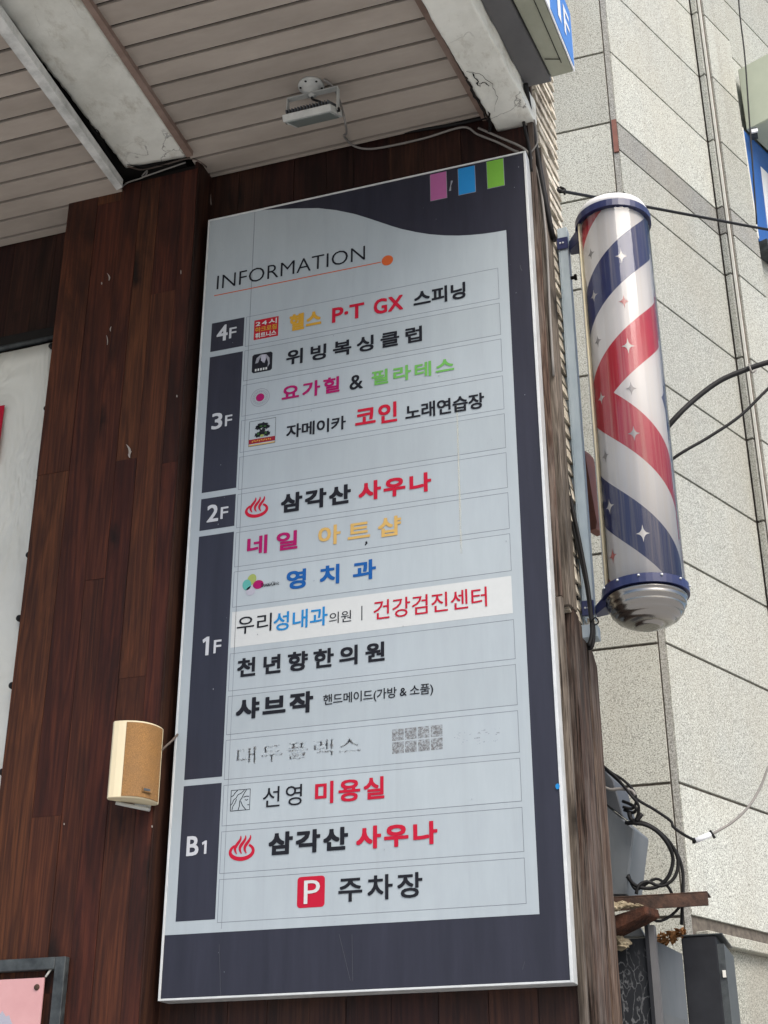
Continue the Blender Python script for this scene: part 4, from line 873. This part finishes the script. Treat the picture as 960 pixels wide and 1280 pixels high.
# signs on the granite building
oC = GC+no*0
u_ = B2+.10
pa, pb = at_p(929, 86, GC+rv*u_, rv), at_p(933, 163, GC+rv*u_, rv)
GS = thing('green_sign_box', tuple(GC+rv*u_+zz*pb.z), 'pale green sign box projecting from the granite wall at upper right', 'sign')
w0 = (pb-GC).dot(no); m = MB(); block(m, GC, rv, no, u_, u_+1.6, max(.012, min(w0, .5)), w0+1.1, pb.z, pa.z+.02); m.build('housing', 'palegreen', GS, bevel=.006)
c_ = at_p(942, 166, GC+rv*(u_-.01), rv); m = MB(); m.box(c_-Vector((.02, .03, .035)), c_+Vector((.025, .03, .02))); m.build('bracket_lamp', 'frameblack', GS); m = MB(); m.box(c_-Vector((.012, .045, .03)), c_+Vector((.03, -.031, -.004))); m.build('lamp_cover', 'signwhite', GS)
wB = .04; uB0 = ((at_p(934, 200, GC+no*wB, no))-GC).dot(rv); zB0 = at_p(946, 298, GC+no*wB, no).z; uB0 = B2+.055
BS = thing('blue_shop_sign', tuple(GC+rv*uB0+zz*zB0), 'blue shop sign with white lettering on the granite wall at right edge', 'sign')
m = MB(); block(m, GC, rv, no, uB0, uB0+2.4, .005, wB, zB0, pb.z-.006); fcb = m.build('face', 'signblue2', BS, bevel=.004)
m = MB()
q = [at_p(px, py, GC+no*(wB+.004), no) for px, py in ((951, 208), (960, 217), (975, 300), (975, 312), (960, 285))]; m.prism(q, no*-.003); m.build('white_lettering', 'signwhite', fcb)
m = MB(); block(m, GC, rv, no, uB0+.02, uB0+2.4, .005, wB+.05, zB0-.09, zB0-.004); m.build('lower_ledge', 'frameblack', BS)
m = MB(); block(m, GC, rv, no, uB0-.03, uB0-.003, .005, wB+.01, zB0, pb.z-.01); m.build('pale_edge', 'bead', BS)

# ---------------------------------------------------------------- the alley clutter, lower right
def px_prism(name, mt, pts, y, d, parent=None, bevel=0):
    return MB().prism([at_y(a, b, y) for a, b in pts], d).build(name, mt, parent, bevel)
z6 = lambda a, b: (640+a/2.7826, 820+b/2.7826)
p = at_y(*z6(380, 830), .50); MC = thing('meter_cabinet', tuple(p), 'tilted grey metal cabinet behind the weathered post, cables coiled on it', 'cabinet')
px_prism('body', 'cabinet', [z6(285, 500), z6(322, 515), z6(385, 566), z6(425, 600), z6(396, 832), z6(280, 832)], .50, (.02, .16, 0), MC, .004)
px_prism('lid', 'cabinet_dark', [z6(280, 370), z6(318, 388), z6(352, 432), z6(388, 562), z6(322, 512), z6(285, 495)], .497, (.02, .14, 0), MC, .003)
# rusty angle: flange and web
a, b = at_y(*z6(300, 832), .47), at_y(*z6(680, 826), .47); AN = thing('rusty_angle_bar', tuple(a), 'rusty steel angle bar sticking out to the right past the post', 'steel bar')
zz1 = (a.z+b.z)/2; c = at_y(*z6(680, 868), .47)
m = MB(); m.box((a.x, .47, c.z), (b.x, .474, zz1-.0045)).box((a.x, .47, zz1-.004), (b.x, .56, zz1)); m.build('angle_web', 'rust', AN, bevel=.001)
p = at_y(*z6(400, 900), .40)
RT_ = thing('rotten_beam', tuple(p), 'short rotten red brown beam end under the rusty angle bar', 'beam')
px_prism('timber', 'rustwood', [z6(300, 925), z6(345, 905), z6(460, 868), z6(468, 898), z6(430, 920), z6(348, 960), z6(300, 985)], .40, (.03, .07, 0), RT_, .003)
def lumps(name, mt, ctrs, parent=None, seed=1, amp=.5):
    m = MB(); rnd = random.Random(seed)
    for c_, r_ in ctrs:
        t = bmesh.ops.create_icosphere(m.bm, subdivisions=3, radius=r_)
        for v in t['verts']:
            k = 1+amp*noise.fractal(v.co*(2.2/r_)*.5+Vector((seed*3.1, r_*50, 0)), .8, 2, 4); v.co = Vector((v.co.x*k*1.3, v.co.y*k, v.co.z*k*.7))+Vector(c_)
    return m.build(name, mt, parent)
lumps('mortar_crust', 'crumb', [(at_y(*z6(355, 872), .39), .017), (at_y(*z6(385, 866), .40), .015), (at_y(*z6(412, 868), .41), .011), (at_y(*z6(330, 874), .39), .022), (at_y(*z6(440, 868), .42), .008)], RT_, 2, .55)
tag(lumps('mortar_lump', 'crumb', [(at_y(*z6(372, 1003), .45), .022), (at_y(*z6(358, 990), .45), .018), (at_y(*z6(388, 1000), .455), .012)], None, 5, .7), 'pale crumbling mortar lump on the flaking black panel', 'rubble')
# flaking black panel, its upright bar, the grey sheet and the black casing
a = at_y(*z6(345, 990), .50); b = at_y(*z6(468, 978), .50); FP = thing('flaking_panel', (a.x, .5, -2.05), 'black panel with flaking cracked paint beside the weathered post', 'panel')
ZG = -2.05
MB().box((a.x-.12, .50, ZG), (b.x, .56, (a.z+b.z)/2)).build('board', 'flaky', FP)
px_prism('top_sheet', 'cabinet', [z6(330, 975), z6(350, 965), z6(395, 928), z6(440, 935), z6(462, 975)], .515, (0, .05, 0), FP)
a = at_y(*z6(459, 924), .49); b = at_y(*z6(473, 924), .49); c = at_y(*z6(500, 980), .52)
UB = thing('upright_bar', (a.x, .49, ZG), 'slim black upright bar between the flaking panel and grey sheet', 'bar')
m = MB(); m.box((a.x, .488, ZG), (b.x-.002, .535, a.z)); m.build('black_face', 'blackpaint', UB); m = MB(); m.box((b.x-.0015, .492, ZG), (b.x+.016, .53, a.z-.01)); m.build('grey_face', 'fascia', UB)
q = [at_y(*z6(*k), .58) for k in ((488, 985), (590, 1035), (606, 1285), (500, 1285))]
GSH = thing('grey_sheet', (q[0].x, .58, ZG), 'grey metal sheet with a sloping top between two black casings', 'metal sheet')
m = MB(); m.prism([q[0], q[1], Vector((q[1].x+.002, .58, ZG)), Vector((q[0].x, .58, ZG))], (0, .012, 0)); m.build('sheet', 'greysheet', GSH)
a, b = at_y(*z6(505, 1236), .57), at_y(*z6(604, 1266), .57); m = MB(); m.prism([a, b, b-zz*.03, a-zz*.03], (0, .02, 0)); m.build('lower_rail', 'cabinet', GSH)
tl_, tr_, br_ = at_y(*z6(588, 978), .62), at_y(*z6(712, 976), .62), at_y(*z6(745, 978), .62)
BC = thing('black_casing', (tl_.x, .62, ZG), 'tall plain black casing with a worn cap at the alley corner', 'casing')
m = MB(); m.box((tl_.x, .62, ZG), (tr_.x-.003, .90, tl_.z)); m.build('front', 'blackpaint', BC, bevel=.003)
m = MB(); m.box((tr_.x-.0025, .625, ZG), (tr_.x+.018, .90, tr_.z-.02)); m.build('side_strip', 'frameblack', BC)
m = MB(); m.box((tl_.x-.002, .617, tl_.z+.001), (tr_.x+.018, .90, tl_.z+.006)); m.build('cap', 'frameblack', BC, bevel=.002)
m = MB(); q = at_y(*z6(735, 1105), .615); m.box((q.x-.002, .616, q.z-.010), (q.x+.007, .63, q.z+.010)); m.build('clip', 'bead', BC)
# dry leaves caught between sheet and casing
m = MB(); rnd = random.Random(9)
for k in range(150):
    t = rnd.random(); c_ = at_y(*z6(500+95*t, 985-30*t+rnd.uniform(-14, 18)), .60)+Vector((0, rnd.uniform(0, .06), 0)); d = Matrix.Rotation(rnd.uniform(0, 6.28), 3, Vector((rnd.uniform(-1, 1), rnd.uniform(-1, 1), rnd.uniform(-1, 1))).normalized())
    s_ = rnd.uniform(.006, .015); m.poly([c_+d @ Vector(v)*s_ for v in ((-1, 0, 0), (-.3, .45, .1), (.5, .3, .2), (1, 0, 0), (.4, -.4, .15), (-.4, -.35, .1))])
lv = m.build('dry_leaves', 'leaf'); lv['kind'] = 'stuff'; lv['label'] = 'clump of dry rust coloured leaves caught above the grey sheet'; lv['category'] = 'leaves'

# ---------------------------------------------------------------- cables
def cable(pts, r, mt, label, name='cable', seg=8, smooth=5, group=None):
    return tag(MB().tube(pts, r, seg, smooth).build(name, mt), label, 'cable', group)
Y = at_y
cable([at_z(160, 208, 2.95), Y(178, 212, PY-.012), Y(205, 206, PY-.012), Y(236, 198, PY-.012), Y(252, 204, PY-.006), Y(263, 216, WY-.01), Y(262, 235, WY-.008), Y(264, 256, WY-.008)], .0032, 'cable_brown', 'thin cable looping over the pillar top and hanging to a nail')
cable([at_z(150, 236, 2.90), Y(160, 228, PY-.012), Y(180, 221, PY-.012), Y(184, 213, PY-.015), Y(178, 221, PY-.02), Y(200, 214, PY-.01), Y(232, 203, PY-.01)], .003, 'cable_grey', 'thin grey cable sagging under the torn beam end')
cable([Y(266, 214, WY-.012), Y(330, 200, WY-.012), Y(400, 185, WY-.012), Y(440, 176, WY-.012), Y(500, 166, WY-.012), Y(560, 157, WY-.012), Y(608, 147, WY-.012)], .006, 'cable', 'black cable run along the top of the wall under the soffit')
cable([at_z(404, 99, 2.978), at_z(416, 108, 2.968), at_z(424, 125, 2.955), Y(431, 150, pc.y+.05), Y(433, 166, -.1), Y(430, 170, -.02), Y(440, 181, WY-.02), Y(456, 186, WY-.014), Y(480, 184, WY-.014), Y(530, 173, WY-.014), Y(578, 159, WY-.014), Y(597, 168, WY-.014), Y(622, 178, WY-.014), Y(640, 187, WY-.016), Y(648, 190, WY-.016)], .0042, 'cable_grey', 'grey cable sagging from the floodlight along the wall top')
cable([Y(598, 160, WY-.02), Y(625, 172, WY-.02), Y(655, 186, WY-.03), Y(668, 205, WY-.005), Y(676, 235, WY-.004), Y(683, 300, WY-.004), Y(687, 380, WY-.004), Y(692, 470, WY-.004)], .0042, 'cable_grey', 'grey cable bending round the board corner and down the pier')
cable([Y(612, 148, WY-.02), Y(613, 160, WY-.02), Y(611, 166, WY-.02)], .006, 'cable', 'short torn black cable end beside the right beam')
cable([at_z(638, 80, 3.0), Y(648, 120, .045), Y(656, 160, .045), Y(662, 188, .045), Y(664, 215, .058)], .006, 'cable', 'black cable dropping beside the right beam to the board corner')
cable([at_z(657, 105, 2.97), Y(664, 150, .06), Y(673, 200, .068), Y(681, 245, .07), Y(690, 290, .10), Y(693, 300, .15)], .009, 'cable', 'thick black cable dropping from the sign box down the pier')
cable([Y(668, 150, .05), Y(672, 175, .05), Y(668, 185, .05), Y(662, 192, .05)], .003, 'cable_grey', 'thin grey loop beside the board top corner')
p_ = lambda px, py, dx=0: at_x(px, py, 1.252+dx)
def on_pier(px, py, lift): return at_p(px, py, P0+SN*lift, SN)
cable([on_pier(676, 215, .012), on_pier(686, 330, .012), on_pier(690, 430, .012), on_pier(700, 520, .014)], .004, 'cable_brown', 'brown cable clipped down the stone courses of the pier')
k1 = [(692, 470), (698, 560), (708, 620), (722, 680), (733, 730), (738, 765), (740, 790), (736, 808)]
cable([Y(px, py, .19-.02*i/7) for i, (px, py) in enumerate(k1)], .0062, 'cable', 'thick black cable hanging over the steel channel, left strand')
cable([Y(px+3+2*math.sin(i), py, .175) for i, (px, py) in enumerate(k1)] + [Y(735, 811, .18)], .0055, 'cable', 'thick black cable hanging over the steel channel, right strand')
cable([Y(712, 620, .2), Y(720, 690, .2), Y(722, 750, .2)], .003, 'cable', 'thin black cable on the channel below the thick pair')
cable([Y(738, 778, .17), Y(744, 772, .16), Y(748, 778, .17), Y(741, 783, .175)], .0022, 'cable', 'tiny wire loop beside the lower pole bracket')
cable([Y(697, 237, .30), Y(703, 239, .30), Y(800, 257, .85), Y(880, 272, 1.2), Y(960, 287, 1.6), Y(1040, 300, 2.2)], .006, 'cable', 'taut black overhead wire passing behind the top of the barber pole', 'overhead_wire')
m = MB().tube([Y(698, 234, .29), Y(697, 239, .29), Y(703, 240, .29), Y(706, 237, .30), Y(700, 234, .30)], .005, 8, 3).tube([Y(704, 238, .30), Y(706, 243, .30)], .004, 6, 0); tag(m.build('wire_hook', 'cable'), 'small black hook holding the overhead wire at the pier edge', 'hook')
cable([Y(800, 575, .9), Y(842, 525, .9), Y(870, 498, .95), Y(900, 476, 1.0), Y(930, 463, 1.05), Y(960, 453, 1.1), Y(1010, 440, 1.2)], .0105, 'cable', 'thick black cable curving from behind the pole to the right edge', 'overhead_wire')
m = MB().tube([Y(936, 455, 1.04), Y(940, 466, 1.04), Y(945, 462, 1.05)], .004, 6, 2); tag(m.build('cable_tie', 'cable_grey'), 'small grey tie on the thick cable near the right edge', 'cable tie')
cable([Y(800, 606, .9), Y(846, 570, .9), Y(885, 547, .95), Y(925, 520, 1.0), Y(960, 486, 1.05), Y(1000, 450, 1.1)], .006, 'cable', 'thinner black wire below the thick cable at the right', 'overhead_wire')
def on_g(px, py, d): return at_p(px, py, GC+no*d, no)
cable([on_g(922, -20, .5), on_g(925, 20, .5), on_g(931, 70, .5), on_g(936, 140, .5), on_g(941, 210, .5), on_g(946, 280, .5)], .005, 'cable', 'thin black wire hanging down past the green sign box', 'overhead_wire')
cable([Y(757, 962, .47), Y(772, 975, .46), Y(795, 998, .46), Y(818, 1012, .48), Y(838, 1026, .50), Y(842, 1034, .5), Y(856, 1044, .52), Y(870, 1051, .55)], .0045, 'cable', 'thin black cable from the cabinet to the white connector')
cable([Y(886, 1045, .57), Y(915, 1028, .62), Y(936, 1008, .66), Y(950, 985, .7), Y(960, 960, .72), Y(972, 930, .75)], .004, 'cable_grey', 'grey wire rising from the white connector to the right edge')
a, b = Y(869, 1051, .55), Y(888, 1043, .57); CO = thing('wire_connector', tuple(a), 'white crimp connector joining two wires in front of the granite', 'connector')
MB().tube([a, b], .008, 10, 0).build('sleeve', 'signwhite', CO); MB().tube([a-Vector((.008, 0, -.001)), a], .009, 8, 0).build('black_end', 'cable', CO); MB().tube([b+zz*.012, b-zz*.012+Vector((.012, 0, 0))], .004, 6, 0).build('clip', 'cable', CO)
q6 = lambda a, b, y=.45: at_y(*z6(a, b), y)
cable([q6(312, 378), q6(345, 405), q6(385, 430), q6(420, 465), q6(432, 500), q6(420, 530), q6(385, 525)], .0044, 'cable', 'black cable coming round the cabinet lid, topmost of the bunch')
cable([q6(330, 395, .44), q6(370, 430, .44), q6(410, 480, .43), q6(440, 520, .44), q6(435, 560, .45), q6(420, 580, .45)], .0044, 'cable', 'black cable crossing the bunch beside the cabinet lid')
cable([q6(318, 455, .44), q6(345, 465, .44), q6(375, 462, .44), q6(415, 468, .44), q6(428, 485, .44)], .005, 'cable_grey', 'grey cable lying across the cabinet lid')
cable([q6(385, 505, .46), q6(410, 515, .45), q6(432, 530, .44), q6(420, 545, .45), q6(390, 535, .46)], .005, 'cable', 'small tight black loop beside the cabinet lid')
m = MB().tube([q6(407, 545), q6(413, 565), q6(420, 572)], .007, 8, 2).tube([q6(452, 548), q6(440, 565), q6(432, 575)], .007, 8, 2); tag(m.build('cable_clip', 'cable'), 'black cable clip holding the bunch at the cabinet corner', 'clip')
cable([q6(395, 580, .46), q6(430, 582, .45), q6(470, 590, .45), q6(510, 615, .46), q6(545, 660, .48), q6(560, 710, .5), q6(545, 765, .5), q6(510, 800, .5), q6(465, 808, .49), q6(425, 795, .48), q6(400, 765, .47)], .0058, 'cable', 'inner turn of the big black cable coil beside the cabinet')
cable([q6(400, 584, .47), q6(450, 578, .46), q6(500, 602, .47), q6(550, 650, .49), q6(577, 710, .51), q6(565, 770, .51), q6(520, 800, .5), q6(470, 785, .49), q6(440, 800, .48), q6(432, 828, .48)], .0052, 'cable', 'outer turn of the big black cable coil beside the cabinet')
cable([q6(530, 630, .5), q6(570, 680, .52), q6(592, 740, .53), q6(595, 800, .53), q6(592, 870, .53), q6(590, 935, .54)], .0052, 'cable', 'black cable dropping from the coil past the rusty angle bar')
cable([q6(405, 760, .5), q6(420, 800, .5), q6(440, 810, .5), q6(500, 775, .51), q6(540, 800, .51), q6(556, 826, .52)], .0045, 'cable', 'thin black cable twisting under the big coil')
cable([q6(440, 880, .5), q6(470, 905, .5), q6(510, 922, .5), q6(550, 905, .51), q6(585, 870, .52), q6(590, 850, .52)], .0044, 'cable', 'black cable loop hanging below the rusty angle bar')
